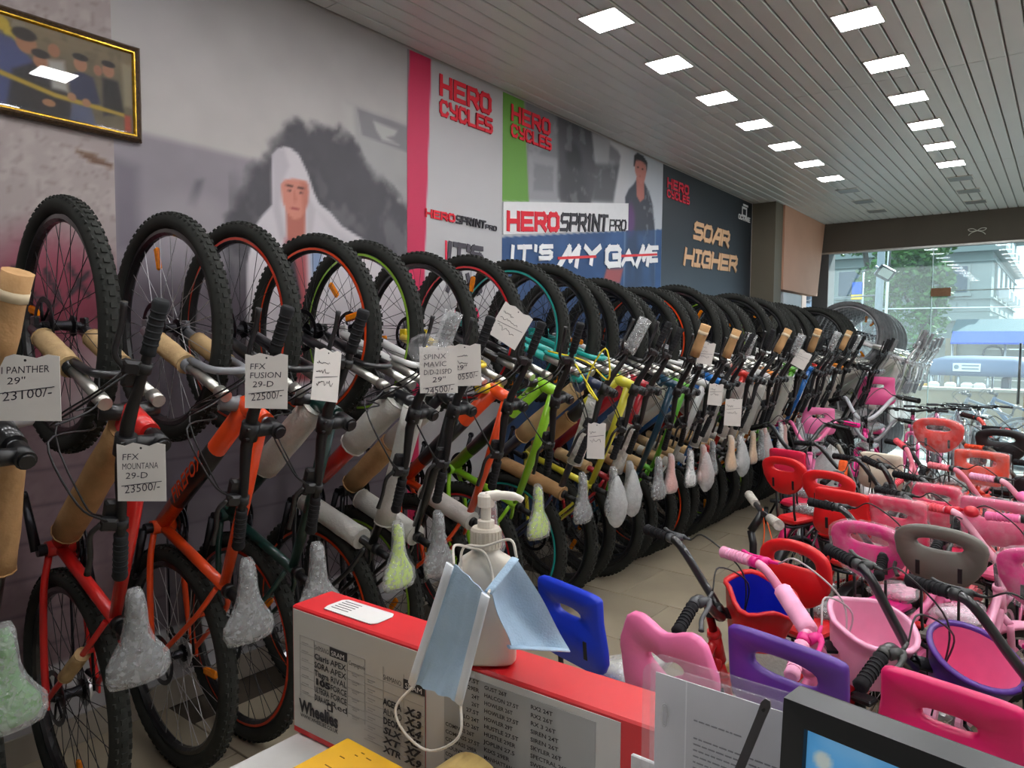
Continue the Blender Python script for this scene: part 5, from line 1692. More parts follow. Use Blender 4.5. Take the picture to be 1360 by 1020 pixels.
put('WWW.WHEELIES.CO.UK', .020, .0310, .0075, bold=.0002, width=.080)
obj('logo_block', G().box((.083, -.0022, .0625), (.011, .001, .011), bev=.002), ink, sh1)
obj('logo_hole', G().box((.083, -.003, .0625), (.005, .001, .005)), paper, sh1)
put('SHIMANO', .187, .1330, .0095, width=.032)
obj('logo_block', G().box((.2405, -.0022, .1375), (.036, .001, .0125)), ink, sh1)
put('SRAM', .226, .1335, .0095, m=col((210, 206, 200), 'print'), width=.028, off=.0034)
for k, (a, b) in enumerate((('ACERA', 'X.3'), ('ALIVIO', 'X.3'), ('DEORE', 'X.4'), ('SLX', 'X5'), ('XT', 'X7'), ('XTR', 'X.9'))):
    z = .1000 - k * .0126
    put(a, .187, z, .0122, bold=.0005 if k != 1 else .0001, shear=.2 if k > 2 else 0, width=.033)
    put(b, .226, z, .0135, bold=.0007, shear=.3, width=.030)
g = G()
for k in range(8):
    g.box((.085, -.0018, .1490 - k * .0118), (.132, .0004, .0005))
    g.box((.203, -.0018, .1300 - k * .0126), (.106, .0004, .0005))
for x in (.019, .050, .118, .152, .186, .2225, .2585):
    g.box((x, -.0018, .105), (.0005, .0004, .088))
for (a, z) in [(.022, .1400 - k * .0118) for k in range(7)] + [(.126, .1240 - k * .0118) for k in range(6)] + [(.156, .124 - k * .0126) for k in range(7)]:
    g.box((a + .008, -.0019, z), (.014, .0004, .0012)); g.box((a + .006, -.0019, z - .003), (.009, .0004, .0008))
obj('table_lines', g, thin, sh1)
c1 = ['E 27.5T', 'E 29ER', '24T', '26T', '27.5T', 'LO 24T', 'LO 26T', 'COMPASS 26T', 'COMPASS 27.5T', 'COMPASS 29ER', 'COUNT 1.0 26T', 'COUNT 26T', 'DOMINATOR 26T']
c2 = ['GUST 26T', 'HALCON 27.5T', 'HOWLER 26T', 'HOWLER 27.5T', 'HOWLER 29T', 'HUSTLE 27.5T', 'HUSTLE 29ER', 'JOPLIN 27.5', 'KIXS 29ER', 'MANHATTAN 700C', 'MONK 24T', 'MONK 26T']
c3 = ['RX2 24T', 'RX2 26T', 'RX 3 26T', 'SIREN 24T', 'SIREN 26T', 'SKYLER 26T', 'SPECTRAL 26T', 'SWEED 27.5T', 'SWEEP']
for x, z0, L in ((.293, .1715, c1), (.3515, .1690, c2), (.416, .1660, c3)):
    for k, s in enumerate(L):
        z = z0 - k * .0092
        if x == .293 and k < 7:
            put(s, .345 - len(s) * .0040, z, .0066, sh2b, bold=.00012, off=.0034, width=len(s) * .0038)
        else:
            put(s, x, z, .0066, sh2b, bold=.00012, off=.0034, width=len(s) * .0040)
# sticker on top (code square left out)
stk = obj('sticker', G().plate([(-.048, -.022), (-.052, -.012), (-.052, .015), (-.046, .022), (.046, .022), (.052, .014), (.052, -.014), (.046, -.022)], None, .0012, .0003), col((214, 212, 208), 'paper'), bx, T(.100, .036, BH + .0022))
g = G()
for k in range(5): g.box((-.026, .014 - k * .0065, .001), (.034, .0012, .0004))
obj('print_lines', g, col((110, 108, 108), 'print'), stk)

# sanitiser bottle
bt = thing('pump_bottle', 'milky hand sanitiser pump bottle standing on the red box', 'bottle', T(-.532, .634, CT + BH + .0035) @ RZ(.62))
MILK = mat('milky_plastic', (206, 198, 184), rough=.35, var=.03)
MILK.node_tree.nodes['Principled BSDF'].inputs['Subsurface Weight'].default_value = 0.3
MILK.node_tree.nodes['Principled BSDF'].inputs['Subsurface Radius'].default_value = (0.02, 0.015, 0.01)
rings = []
for (z, w, d) in ((0, .034, .020), (.004, .037, .023), (.09, .037, .023), (.105, .036, .0225), (.120, .030, .020), (.128, .020, .016), (.132, .0145, .0145), (.138, .0145, .0145)):
    ring = []
    for j in range(28):
        a = 2 * PI * j / 28; c, s = math.cos(a), math.sin(a); p = 4.5 if z < .121 else 2.2
        k = (abs(c) ** p + abs(s) ** p) ** (-1 / p)
        ring.append(Vector((c * k * w, s * k * d, z)))
    rings.append(ring)
obj('body', G().loft(rings), MILK, bt)
g = G(); g.lathe([(.0175, .134), (.018, .136), (.018, .156), (.016, .159)], axis='z', n=24)
for k in range(24):
    a = 2 * PI * k / 24; g.box((math.cos(a) * .018, math.sin(a) * .018, .146), (.0015, .0012, .018), Matrix.Rotation(a, 3, 'Z'))
obj('collar', g, mat('pump_collar', (196, 186, 170), rough=.4), bt)
pm2 = mat('pump_white', (222, 214, 202), rough=.35)
pu = obj('pump_stem', G().lathe([(.010, .159), (.010, .167), (.006, .168), (.006, .186)], axis='z', n=18, smooth=False), pm2, bt)
g = G(); g.lathe([(.009, .183), (.010, .184), (.010, .196), (.008, .199)], axis='z', n=18)
g.tube(curve([(.0, 0, .195), (.018, 0, .197), (.036, 0, .195), (.043, 0, .191)], 5), [.008] * 5 + [.0065] * 5 + [.005] * 5 + [.0042], 10, sq=.8)
obj('pump_head', g, pm2, bt)

# surgical mask hung round the bottle neck
mk = thing('face_mask', 'pale blue surgical mask hung by its loops on the pump bottle', 'mask', T(-.53, .60, 1.05))
def sheet_patch(c00, c10, c11, c01, n=18, m=14, bulge=.012, pleats=5, seed=1, off=Vector((0, 0, 0))):
    rs = random.Random(seed)
    a, b, c, d = Vector(c00), Vector(c10), Vector(c11), Vector(c01)
    nrm = (b - a).cross(d - a).normalized()
    rows = []
    for i in range(n + 1):
        v = i / n; r = []
        for j in range(m + 1):
            u = j / m
            p = a.lerp(b, u).lerp(d.lerp(c, u), v)
            w = bulge * math.sin(PI * u) * math.sin(PI * (v * .9 + .05)) + .0022 * math.sin(u * pleats * 2 * PI) * (.4 + .6 * v) + .002 * math.sin(v * 7 + u * 3 + seed)
            r.append(p + nrm * w)
        rows.append(r)
    g = G()
    back = [[p - nrm * .0012 for p in r] for r in rows]
    g.loft(rows, closed=False, cap=False)
    g.loft([list(reversed(r)) for r in back], closed=False, cap=False)
    for R1, R2 in ((rows[0], back[0]), (rows[-1], back[-1])):
        g.loft([R1, R2], closed=False, cap=False)
    g.loft([[r[0] for r in rows], [r[0] for r in back]], closed=False, cap=False); g.loft([[r[-1] for r in rows], [r[-1] for r in back]], closed=False, cap=False)
    return g
MASKB = mat('mask_blue', (168, 194, 216), rough=.8, var=.05, scale=30, bump=.15, bscale=400)
MASKW = mat('mask_white', (206, 210, 214), rough=.8, var=.04)
o = Vector((-.53, .60, 1.05))
L = [Vector(p) - o for p in ((-.526, .572, 1.184), (-.473, .568, 1.164), (-.515, .572, 1.031), (-.585, .570, 1.030))]
obj('cloth_panel', sheet_patch(*L, bulge=.010, pleats=3, seed=2), MASKB, mk)
Rr = [Vector(p) - o for p in ((-.482, .582, 1.160), (-.479, .625, 1.188), (-.435, .668, 1.080), (-.466, .598, 1.099))]
obj('cloth_panel', sheet_patch(*Rr, bulge=.022, pleats=2, seed=5), MASKB, mk)
e1 = [L[0] + (L[3] - L[0]) * k / 8 for k in range(9)]
obj('edge_seam', G().tube([p + Vector((-.003, -.003, 0)) for p in e1], .006, 8, sq=.35), MASKW, mk)
e2 = [L[1] + (L[2] - L[1]) * k / 8 for k in range(9)]
obj('edge_seam', G().tube([p + Vector((.0, -.004, 0)) for p in e2], .006, 8, sq=.35), MASKW, mk)
e3 = [Rr[1] + (Rr[0] - Rr[1]) * k / 6 for k in range(7)]
obj('edge_seam', G().tube([p + Vector((0, -.003, .0)) for p in e3], .006, 8, sq=.35), MASKB, mk)
e4 = [Rr[2] + (Rr[3] - Rr[2]) * k / 6 for k in range(7)]
obj('edge_seam', G().tube([p + Vector((0, -.003, .0)) for p in e4], .005, 8, sq=.35), MASKB, mk)
lm = col((214, 206, 194), 'foam')
NK = Vector((-.532, .634, 1.190)) - o
obj('ear_loop', G().tube(curve([L[0], L[0].lerp(NK, .5) + Vector((-.010, -.016, .012)), NK + Vector((-.004, -.024, .002)), NK + Vector((.016, -.020, -.002)), NK + Vector((.028, -.020, -.03)), L[1]], 6), .0016, 6), lm, mk)
obj('ear_loop', G().tube(curve([Rr[1], Rr[1].lerp(NK, .4) + Vector((.012, -.004, .018)), NK + Vector((.014, -.018, .006)), NK + Vector((-.014, -.024, .0)), NK + Vector((-.006, -.034, -.03)), NK + Vector((.022, -.036, -.05)), Rr[0]], 6), .0016, 6), lm, mk)
obj('ear_loop', G().tube(curve([L[3], L[3] + Vector((-.02, -.012, -.03)), L[3] + Vector((.0, -.016, -.052)), L[3] + Vector((.04, -.016, -.058)), L[2] + Vector((.010, -.014, -.03)), L[2]], 6), .0016, 6), lm, mk)

# clear acrylic document holder with paper
ho = thing('document_holder', 'clear acrylic sheet holder standing beside the red box', 'document holder', T(-.27, .535, CT))
ac = film('acrylic', (232, 232, 238), .08, .14, .05, 3.0)
def rounded(w, h, r, n=6):
    pts = []
    for cx, cy, a0 in ((w - r, h - r, 0), (r, h - r, PI / 2), (r, r, PI), (w - r, r, 3 * PI / 2)):
        for k in range(n + 1):
            a = a0 + PI / 2 * k / n; pts.append((cx + math.cos(a) * r, cy + math.sin(a) * r))
    return pts
g = G(); g.plate(rounded(.215, .300, .012), None, .0025, .0005)
obj('front_sheet', g, ac, ho, T(-.002, -.003, .001) @ BASIS_F)
g = G(); g.plate(rounded(.215, .302, .012), None, .0025, .0005)
obj('back_sheet', g, ac, ho, T(-.002, .012, .001) @ BASIS_F)
obj('foot', G().box((.105, .03, .002), (.215, .07, .004)), ac, ho)
doc = thing('document', 'white printed letter held in the clear acrylic holder', 'paper', T(-.264, .540, CT + .004))
obj('sheet', G().box((.085, 0, .143), (.170, .0012, .286)), col((204, 204, 208), 'paper'), doc)
g = G(); rs = random.Random(3)
for k in range(26):
    z = .256 - k * .0050
    if k in (1, 2, 9, 17): continue
    L_ = .098 if k else .04
    x = .035
    while x < .035 + L_:
        w = rs.uniform(.002, .007); g.box((x + w / 2, -.0009, z), (w, .0003, .0012)); x += w + .001
obj('print_lines', g, col((120, 120, 126), 'print'), doc)
obj('fold_line', G().box((.028, -.001, .143), (.001, .0004, .285)), col((232, 232, 234), 'paper'), doc)
g = G().tube([(.010 + .0035 * math.cos(a) * k, -.003, .252 + (.011 * k) * math.sin(a)) for k, a in [(1 - q * .012, q * PI / 8) for q in range(34)]], .0006, 5)
obj('paper_clip', g, SILVER, doc)
# blade-like steel strip leaning on the holder
sb = thing('steel_strip', 'dark steel strip with a hole leaning against the document holder', 'tool', T(-.196, .500, CT))
v0, v1 = Vector((-.060, -.02, .002)), Vector((.036, .008, .312))
g = G(); d = (v1 - v0).normalized(); s_ = Vector((1, 0, 0)); s_ = (s_ - d * s_.dot(d)).normalized(); n_ = d.cross(s_)
def sec(p, w, t): return [p - s_ * w - n_ * t, p + s_ * w - n_ * t, p + s_ * w + n_ * t, p - s_ * w + n_ * t]
g.loft([sec(v0, .0032, .0008), sec(v1 - d * .014, .0032, .0008), sec(v1 - d * .004, .0036, .0008), sec(v1, .0018, .0008)], smooth=False)
obj('strip', g, col((92, 90, 92), 'metal'), sb)
obj('hole', G().lathe([(.0013, -.002), (.0013, .002)], v1 - d * .008, axis='y', n=10), BLACK, sb)
# loose paper cards beside the box
tag(obj('paper_card', G().box((-.268, .556, CT + .1), (.052, .004, .2), bev=.001), col((198, 196, 196), 'paper')), 'white paper card standing between the red box and the document holder', 'paper')

# computer screen
mo = thing('computer_monitor', 'black flat computer screen showing a light blue page at the lower right', 'monitor', T(-.148, .478, CT) @ RZ(math.radians(-9)))
MW, MH = .46, .29; tilt = RX(-.06)
MBK = mat('bezel', (24, 25, 26), rough=.35, var=.04)
MM = T(0, 0, .034) @ tilt
def rect_ring(w0, w1, h0, h1, y): return [Vector((w0, y, h0)), Vector((w1, y, h0)), Vector((w1, y, h1)), Vector((w0, y, h1))]
b = .0155
g = G().loft([rect_ring(0, MW, 0, MH, .03), rect_ring(-.001, MW + .001, -.001, MH + .001, .026), rect_ring(0, MW, 0, MH, 0), rect_ring(b, MW - b, b, MH - b, -.0005), rect_ring(b + .001, MW - b - .001, b + .001, MH - b - .001, .004)], smooth=False, cap=False)
bz = obj('bezel', g, MBK, mo, MM)
obj('rear_case', G().box((MW / 2, .038, MH / 2), (MW * .96, .02, MH * .94), bev=.01), MBK, mo, MM)
p = Paint(b, MW - b, b, MH - b, .0022, (106, 176, 226))
p.lay(smooth01((p.V - .16) / .12) * .6, (72, 150, 214))
p.lay(smooth01((fbm(p.U, p.V, 18, 70) - .5) * 4) * .5, (176, 212, 238))
p.ell((b + .012, MH - b - .018), (.006, .006), (190, 200, 196), .3)
for (x, z, w) in ((.045, .245, .016), (.075, .245, .02), (.11, .245, .02), (.045, .232, .014), (.03, .22, .015), (.06, .22, .03), (.045, .232, .012)):
    for k in range(3):
        p.ell((x + k * w / 3, z), (w / 8, .002), (236, 244, 250), .5, .9)
sm = vcol_mat('screen_image', rough=.25, emit=.55)
obj('screen', p.mesh('screen_image', lambda U, V: np.stack([U, np.full(U.shape, .0035), V], -1)), sm, mo, MM)
obj('stand_neck', G().box((MW / 2, .05, .09), (.06, .02, .17), bev=.005), MBK, mo)
obj('stand_foot', G().box((MW / 2, .05, .007), (.20, .14, .012), bev=.005), MBK, mo)

# yellow box and tape on the counter
YB = mat('yellow_card', (226, 170, 20), rough=.5, var=.05, scale=20)
yb = thing('yellow_box', 'flat yellow carton on the counter in front of the red box', 'box', T(-.625, .486, CT))
obj('carton', G().box((0, 0, .037), (.13, .14, .073), bev=.002), YB, yb)
g = G(); rs = random.Random(8)
for k in range(9): g.box((rs.uniform(-.04, .04), rs.uniform(.0, .06), .0738), (rs.uniform(.004, .016), .0012, .0004))
obj('print_marks', g, col((120, 84, 16), 'print'), yb)
tp = thing('tape_roll', 'beige roll of packing tape standing on the counter before the red box', 'tape', T(-.505, .565, CT + .052) @ RX(PI / 2) @ T(0, 0, -.025))
obj('tape_winding', G().lathe([(.052, .001), (.052, .049), (.040, .049), (.040, .001)], axis='z', n=36, loop=True, cap=False), mat('tape_beige', (206, 176, 110), rough=.3, var=.04), tp)
obj('core', G().lathe([(.040, .001), (.040, .049), (.037, .049), (.037, .001)], axis='z', n=36, loop=True, cap=False), BROWN, tp)

# packing bits on the floor
def lump(seed, s, c, rough=.3, n=16):
    rs = random.Random(seed); rings = []
    for i in range(9):
        a = PI * min(max(i / 8, .03), .97)
        rings.append([Vector((math.sin(a) * math.cos(2 * PI * j / n) * s[0] * (1 + (rs.random() - .5) * rough), math.sin(a) * math.sin(2 * PI * j / n) * s[1] * (1 + (rs.random() - .5) * rough), max(0, s[2] - math.cos(a) * s[2] * (1 + (rs.random() - .5) * rough)))) for j in range(n)])
    return G().loft(rings)
BW = mat('bubble_wrap', (196, 194, 184), rough=.25, var=.25, scale=60, bump=1.0, bscale=220)
tag(obj('bubble_wrap', lump(3, (.07, .10, .24), 0), BW, None, T(-.86, 1.66, 0.0)), 'crumpled grey bubble wrap on the floor behind the blue backrest', 'packaging')
tag(obj('plastic_bag', lump(5, (.13, .11, .20), 0, .5), CLEAR2, None, T(-.92, 3.05, 0)), 'crumpled clear plastic bag on the floor by the red arched backrest', 'packaging')
tag(obj('plastic_bag', lump(8, (.14, .12, .3), 0, .5), CLEAR2, None, T(-1.42, 5.9, 0)), 'tall clear plastic bag beside the upright row near the window', 'packaging')
tag(obj('plastic_bag', lump(15, (.12, .12, .16), 0, .5), CLEAR2, None, T(-.62, 2.35, 0)), 'crumpled clear bag on the floor between the pink and red children bikes', 'packaging')
cb = thing('carton', 'brown cardboard carton standing among the pink children bikes', 'box', T(.30, 2.55, 0) @ RZ(.3))
obj('carton_body', G().box((0, 0, .17), (.16, .26, .34), bev=.003), BROWN, cb)
obj('carton_tape', G().box((0, 0, .341), (.162, .05, .001)), TAPE, cb)
# wrapped bike part and loose handlebar leaning at the aisle edge
lb = thing('wrapped_handlebar', 'black handlebar with taped silver grips standing in a packed bike by the aisle', 'bicycle part', T(-1.06, 3.10, 0))
obj('steerer', G().tube([(0, 0, 0.0), (.0, .0, .55), (-.02, .02, .60)], .016, 10), BLACK, lb)
obj('stem', G().tube([(-.02, .02, .60), (.02, .05, .68)], .018, 10), BLACK, lb)
obj('bar', G().tube([(-.12, .28, .70), (.02, .05, .68), (.16, -.18, .70)], .012, 10), BLACK, lb)
for a, b2 in (((-.13, .30, .70), (-.05, .165, .69)), ((.17, -.20, .70), (.09, -.065, .69))):
    obj('wrapped_grip', G().tube([a, b2], [.022, .02], 10), mat('newsprint', (176, 170, 160), rough=.7, var=.3, scale=70), lb)
obj('orange_tie', G().tube(curve([(.02, .05, .70), (.04, .02, .60), (.05, -.03, .50), (.10, -.06, .58), (.03, .04, .69)], 5), .003, 5), col((232, 96, 30), 'plastic'), lb)
obj('wrapped_wheel', G().torus(.17, .022, (0, 0, .20), axis='x', n=32), TYRE, lb)
obj('foot_block', G().box((0, 0, .02), (.12, .3, .04), bev=.005), KRAFT, lb)

# ================================================================== STREET OUTSIDE
struct('pavement', G().box((1, 11.2, -.06), (16, 3.3, .08)), mat('pavement', (136, 132, 124), rough=.8, var=.12, scale=3))
struct('street', G().box((0, 36, -.60), (90, 47, .2)), mat('asphalt', (104, 104, 106), rough=.9, var=.15, scale=2))
lw = thing('low_wall', 'low beige boundary wall across the pavement outside', 'wall', T(0, 12.1, -.5))
obj('masonry', G().box((0, 0, .64), (16, .2, 1.28)), mat('beige_render', (156, 140, 110), rough=.85, var=.12, scale=3), lw)
obj('coping', G().box((0, 0, 1.30), (16, .26, .04), bev=.005), mat('coping', (170, 162, 146), rough=.8), lw)

# auto rickshaw
rk = thing('auto_rickshaw', 'dark three-wheeled taxi with a grey canopy and a yellow hood in the street', 'vehicle', T(-2.0, 19.2, -.5))
g = G(); rings = []
for (x, k) in ((-.45, .80), (-.2, .97), (.3, 1.0), (1.1, .98), (1.5, .80)):
    rings.append([Vector((x, y * .66, 1.28 + .42 * k * math.sqrt(max(0, 1 - (y * .98) ** 4)) )) for y in [-1 + 2 * j / 10 for j in range(11)]] + [Vector((x, .66 - 1.32 * j / 5, 1.26)) for j in range(6)])
obj('canopy', g.loft(rings), mat('canopy', (84, 102, 130), rough=.7), rk)
obj('body', G().box((.55, 0, .62), (2.0, 1.24, .52), bev=.08), mat('rick_body', (34, 40, 44), rough=.4), rk)
obj('hood', G().box((-.62, 0, .72), (.42, .8, .6), bev=.1), mat('rick_yellow', (230, 170, 30), rough=.4), rk)
obj('rear_bumper', G().box((1.35, -.5, .55), (.9, .12, .14), bev=.03), mat('rick_yellow', (230, 170, 30)), rk)
for (x, y) in ((-.42, -.6), (.1, -.62), (.65, -.62), (1.35, -.6), (-.42, .6), (.65, .6), (1.35, .6)):
    obj('roof_post', G().cyl((x, y, .85), (x, y, 1.30), .025, None, 8), col((190, 196, 200), 'metal'), rk)
obj('windscreen', G().box((-.5, 0, 1.12), (.02, 1.0, .42)), mat('screen_glass', (60, 84, 90), rough=.1), rk)
obj('seat', G().box((.95, 0, 1.0), (.14, 1.0, .5), bev=.04), mat('rick_seat', (60, 66, 80), rough=.6), rk)
for x, y in ((-.55, 0), (1.1, -.55), (1.1, .55)):
    w = obj('wheel', G().torus(.19, .06, (x, y, .25), n=24), TYRE, rk)
sg = obj('sign_plate', G().box((.25, -.68, 1.45), (.52, .02, .18), bev=.005), col((226, 230, 232), 'paper'), rk)
g = G()
for k in range(2): g.box((.32, -.692, 1.49 - k * .07), (.32, .003, .03))
g.lathe([(.05, -.692), (.05, -.689)], (.06, 0, 1.455), n=14)
obj('sign_marks', g, col((120, 140, 150), 'print'), sg)

# drums on the kerb
for j, x in enumerate((-1.74, -1.50, -1.27, -1.10)):
    d = thing('kerb_bollard', 'cream kerb bollard behind the low wall, %s from the left' % ORD[j], 'bollard', T(x, 13.6, -.5), 'cream bollards')
    obj('post', G().lathe([(.075, 0), (.075, 1.22), (.07, 1.25)], axis='z', n=16), mat('bollard', (226, 214, 170), rough=.6), d)
    obj('cap', G().lathe([(.085, 1.22), (.085, 1.30), (.05, 1.33)], axis='z', n=16), col((220, 222, 220), 'paper'), d)
tag(obj('yellow_barrier', G().box((-.62, 13.4, .36), (.7, .08, .14), bev=.03).box((-.90, 13.4, -.06), (.05, .05, .9)).box((-.34, 13.4, -.06), (.05, .05, .9)), mat('rick_yellow', (230, 170, 30))), 'yellow barrier bar just behind the low wall', 'barrier')

# corner building
bd = thing('corner_building', 'pale green corner building with banded walls across the street', 'building', T(-2.36, 32, -.5))
CW = mat('building_wall', (134, 146, 142), rough=.85, var=.06, scale=.7)
BAND = mat('building_band', (136, 146, 142), rough=.85)
obj('wall', G().box((-3.0, 7, 5.6), (6.0, 14, 7.2)), CW, bd)
obj('ground_floor', G().box((-3.0, 7.2, 1.0), (5.8, 13.6, 2.0)), mat('building_ground', (160, 160, 150), rough=.85), bd)
for k, (z, dz, pr) in enumerate(((2.95, .16, .30), (3.25, .05, .04), (3.72, .06, .10), (5.12, .06, .10), (5.55, .22, .42), (5.85, .05, .12), (6.5, .05, .06), (7.3, .2, .4))):
    obj('string_course', G().box((-3.0, 7, z), (6.0 + 2 * pr, 14 + 2 * pr, dz)), BAND if k % 2 else CW, bd)
for k in range(6):
    obj('wall_band', G().box((-3.0, 7, 3.9 + .22 * k), (6.012, 14.012, .03)), BAND, bd)
WINM = mat('far_glass', (58, 76, 92), rough=.15, var=.1)
for k, (xc, w) in enumerate(((-1.25, 1.0), (-3.0, 1.3), (-4.8, 1.0))):
    wf = obj('window', G().box((xc, -.03, 4.42), (w + .16, .10, 1.16)), BAND, bd)
    obj('pane', G().box((xc, -.07, 4.44), (w, .05, 1.0)), WINM, wf)
    obj('sill', G().box((xc, -.1, 3.84), (w + .3, .2, .08)), CW, wf)
    f2 = obj('window', G().box((xc, -.03, 6.75), (w + .16, .10, .9)), BAND, bd)
    obj('pane', G().box((xc, -.07, 6.75), (w, .05, .75)), WINM, f2)
for k, y in enumerate((2.0, 4.6, 7.4, 10.2)):
    wf = obj('window', G().box((.03, y, 4.42), (.10, 1.5, 1.3)), BAND, bd)
    obj('pane', G().box((.07, y, 4.44), (.05, 1.3, 1.1)), WINM, wf)
    f2 = obj('window', G().box((.03, y, 6.6), (.10, 1.5, 1.1)), BAND, bd)
    obj('pane', G().box((.07, y, 6.6), (.05, 1.3, .95)), WINM, f2)
    obj('balcony_rail', G().box((.35, y, 5.95), (.04, 1.7, .5)).box((.2, y - .85, 5.95), (.3, .04, .5)).box((.2, y + .85, 5.95), (.3, .04, .5)), col((190, 194, 190), 'metal'), bd)
    obj('air_conditioner', G().box((.25, y + .5, 4.0), (.4, .6, .42), bev=.03), col((220, 222, 220), 'plastic'), bd)
for s in (-.8, 0, .8):
    obj('relief_panel', G().box((-1.25 + s * .45, -.02, 3.47), (.30, .05, .22)), CW, bd)
aw = thing('awning', 'teal and bright blue tarpaulin awning over the shop across the street', 'awning', T(-2.1, 30.2, -.5))
def slab(x0, x1, y0, z0, y1, z1, t=.06):
    return G().loft([[Vector((x, y0, z0)), Vector((x, y1, z1)), Vector((x, y1, z1 + t)), Vector((x, y0, z0 + t))] for x in (x0, x1)], smooth=False)
obj('teal_sheet', slab(-1.25, 3.2, -.2, 2.38, 1.2, 2.85), mat('teal_tarp', (18, 76, 86), rough=.6, var=.15), aw)
obj('blue_sheet', slab(-1.2, 3.2, -.75, 1.98, -.2, 2.38), mat('blue_tarp', (2, 74, 190), rough=.5, var=.15), aw)
for x in (-1.15, .4, 1.9):
    obj('pole', G().cyl((x, -.6, 0), (x, -.6, 2.0), .04, None, 8), col((170, 172, 170), 'metal'), aw)
shf = thing('shop_hoarding', 'pale boarded shop wall with a round sign below the blue awning', 'wall', T(-1.7, 31.2, -.5))
for k in range(6):
    obj('board', G().box((.5, 0, .55 + k * .28), (4.4, .06, .26)), mat('hoarding', (166, 166, 152), rough=.8), shf)
obj('round_sign', G().torus(.30, .03, (-.45, -.06, 1.62), n=24, m=6), col((60, 66, 70), 'plastic'), shf)
obj('gate_post', G().box((-1.75, -.1, 1.1), (.35, .3, 2.2)), mat('beige_render', (184, 166, 132)), shf)

# trees
def leaves(name, c, r, n, size, seed):
    rs = random.Random(seed); g = G()
    lobes = [(Vector((rs.uniform(-.6, .6) * r[0], rs.uniform(-.6, .6) * r[1], rs.uniform(-.65, .6) * r[2])), rs.uniform(.3, .5)) for _ in range(14)]
    for _ in range(n):
        lo, k = rs.choice(lobes)
        d = Vector((rs.gauss(0, 1), rs.gauss(0, 1), rs.gauss(0, 1))).normalized() * (rs.random() ** .35)
        p = Vector(c) + lo + Vector((d.x * r[0] * k, d.y * r[1] * k, d.z * r[2] * k))
        u = Vector((rs.gauss(0, 1), rs.gauss(0, 1), rs.gauss(0, .6))).normalized(); v = u.cross(Vector((rs.gauss(0, 1), rs.gauss(0, 1), rs.gauss(0, 1)))).normalized()
        s = size * rs.uniform(.6, 1.3)
        g.quad(p - u * s, p - v * s * .5, p + u * s, p + v * s * .5)
    return g
LEAF = mat('leaf', (64, 108, 44), rough=.6, var=.5, scale=3.0)
LEAF.node_tree.nodes['Principled BSDF'].inputs['Subsurface Weight'].default_value = 0.0
tr = thing('street_tree', 'bushy green street tree outside the window', 'tree', T(-3.0, 22, -.5))
fo = obj('foliage', leaves('foliage', (-.45, 0, 4.0), (1.35, 1.2, 2.0), 5200, .10, 5), LEAF, tr); fo['kind'] = 'stuff'
obj('trunk', G().tube(curve([(.15, 0, 0), (.1, 0, 1.2), (.02, 0, 2.2), (-.2, 0, 3.4)], 4), [.13] * 4 + [.11] * 4 + [.08] * 4 + [.05], 8), mat('bark', (84, 78, 74), rough=.9, var=.3), tr)
for k, q in enumerate(((-.9, .2, 3.9), (.4, -.2, 3.8), (-.3, .4, 4.6))):
    obj('branch', G().tube([(.02, 0, 2.2), ((q[0]) * .5, q[1] * .5, 3.0), q], [.06, .045, .02], 7), mat('bark', (84, 78, 74)), tr)
t2 = thing('street_tree', 'dark forked tree trunk left of the utility pole outside', 'tree', T(-4.75, 24, -.5))
obj('trunk', G().tube(curve([(.25, 0, 0), (.2, 0, 1.5), (.0, 0, 3.2)], 4), .13, 8), mat('bark', (84, 78, 74)), t2)
for q in ((-.35, 0, 5.2), (.35, 0, 5.0), (.05, .2, 5.6)):
    obj('branch', G().tube(curve([(0, 0, 3.2), (q[0] * .4, q[1], 3.9), q], 4), [.1] * 4 + [.08] * 4 + [.04], 7), mat('bark', (84, 78, 74)), t2)
fo = obj('foliage', leaves('foliage', (-.4, 0, 5.4), (1.3, 1.0, .8), 900, .09, 9), LEAF, t2); fo['kind'] = 'stuff'
up = thing('utility_pole', 'pale grey utility pole with cables outside the window', 'pole', T(-3.29, 17, -.5))
obj('shaft', G().cyl((0, 0, 0), (.08, 0, 7), .085, .07, 12), mat('pole_grey', (140, 150, 156), rough=.7), up)
obj('conduit', G().cyl((.14, 0, 0), (.24, 0, 7), .03, None, 8), col((226, 230, 230), 'plastic'), up)
obj('cable', G().tube(curve([(.05, 0, 2.7), (4, 1, 2.75), (9, 2, 3.0)], 8), .012, 5), col((210, 220, 225), 'plastic'), up)
obj('cable', G().tube(curve([(-.05, 0, 3.0), (-4, 4, 3.1), (-9, 9, 3.4)], 8), .015, 5), col((90, 96, 100), 'plastic'), up)
fl_ = thing('floodlight', 'square floodlight on a bracket just outside the glass', 'floodlight', T(-1.915, 10.3, 2.355) @ RZ(.5) @ RY(.5) @ RX(.55))
obj('housing', G().box((0, .02, 0), (.21, .05, .17), bev=.01), col((46, 48, 50), 'metal'), fl_)
obj('lens', G().box((0, -.008, .01), (.15, .006, .11)), mat('flood_lens', (196, 200, 190), rough=.2), fl_)
obj('bracket', G().tube([(-.11, .02, 0), (-.13, .10, 0), (.13, .10, 0), (.11, .02, 0)], .008, 6), col((150, 154, 156), 'metal'), fl_)
obj('arm', G().tube([(-1.89, 10.38, 2.36), (-1.88, 10.40, 2.66), (-1.88, 9.745, 2.70)], .012, 8), col((150, 154, 156), 'metal'), fl_, fl_.matrix_basis.inverted())
bn = thing('street_banner', 'blue and yellow banner hung on a post outside the window', 'banner', T(-3.92, 18, -.5))
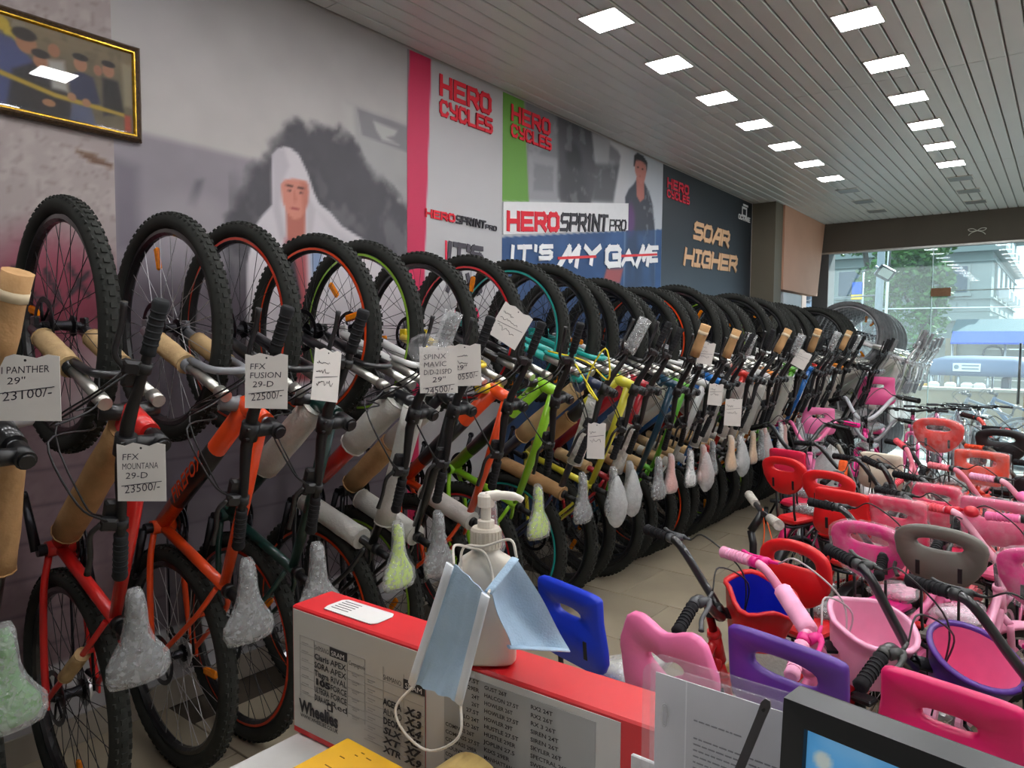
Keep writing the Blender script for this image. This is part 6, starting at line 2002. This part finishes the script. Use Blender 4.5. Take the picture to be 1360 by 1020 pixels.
obj('blue_cloth', G().box((0, 0, 3.24), (.21, .02, .28)), mat('banner_blue', (26, 92, 190), rough=.6), bn)
obj('yellow_cloth', G().box((0, 0, 3.035), (.24, .02, .11)), mat('banner_yellow', (240, 196, 40), rough=.6), bn)
obj('post', G().cyl((.12, .02, 0), (.12, .02, 3.6), .02, None, 8), col((170, 176, 180), 'metal'), bn)
for j, (x0, x1, y, h, c, lab) in enumerate(((-13.2, -10.3, 45, 6.3, (170, 190, 206), 'pale blue apartment block far down the street'), (-11.5, -9.2, 60, 5.2, (206, 210, 212), 'low white building far down the street behind the bare tree'), (-19, -14, 55, 9.0, (196, 200, 196), 'tall pale far building at the left edge of the window'))):
    fb = thing('apartment_block', lab, 'building', T((x0 + x1) / 2, y, -.5))
    w = x1 - x0
    obj('wall', G().box((0, 3, h / 2), (w, 6, h)), mat('far_wall_%d' % j, c, rough=.85), fb)
    for k in range(int(h / 1.3)):
        obj('balcony_band', G().box((0, -.1, 1.2 + k * 1.3), (w + .1, .3, .35)), mat('far_band', (150, 176, 196), rough=.8), fb)
        for q in range(3):
            f = obj('window', G().box((-w / 2 + w * (q + .5) / 3, -.02, .75 + k * 1.3), (w * .22, .08, .5)), mat('far_frame', (120, 130, 140), rough=.6), fb)
            obj('pane', G().box((-w / 2 + w * (q + .5) / 3, -.06, .75 + k * 1.3), (w * .18, .04, .4)), WINM, f)
# bicycles parked outside beyond the glass
for j, (x, y, hd, fc) in enumerate([(-.70, 10.5, 268, (120, 130, 140)), (-.45, 10.9, 266, (60, 100, 140)), (.1, 10.2, 262, (226, 90, 80))]):
    Mb = T(x, y, -.02) @ RZ(math.radians(90 - hd)) @ Matrix.Scale(.85, 4) @ T(-.9, 0, 0)
    adult_bike('parked_bicycle', ['grey', 'blue', 'coral red'][j] + ' bicycle parked outside between the glass and the low wall', Mb, dict(frame=fc, fork=fc, slick=True, tyre=(80, 84, 88), rim=(170, 176, 182), spoke=(190, 192, 196), wrap=False, seed=300 + j), 'bicycles parked outside', turned=False)
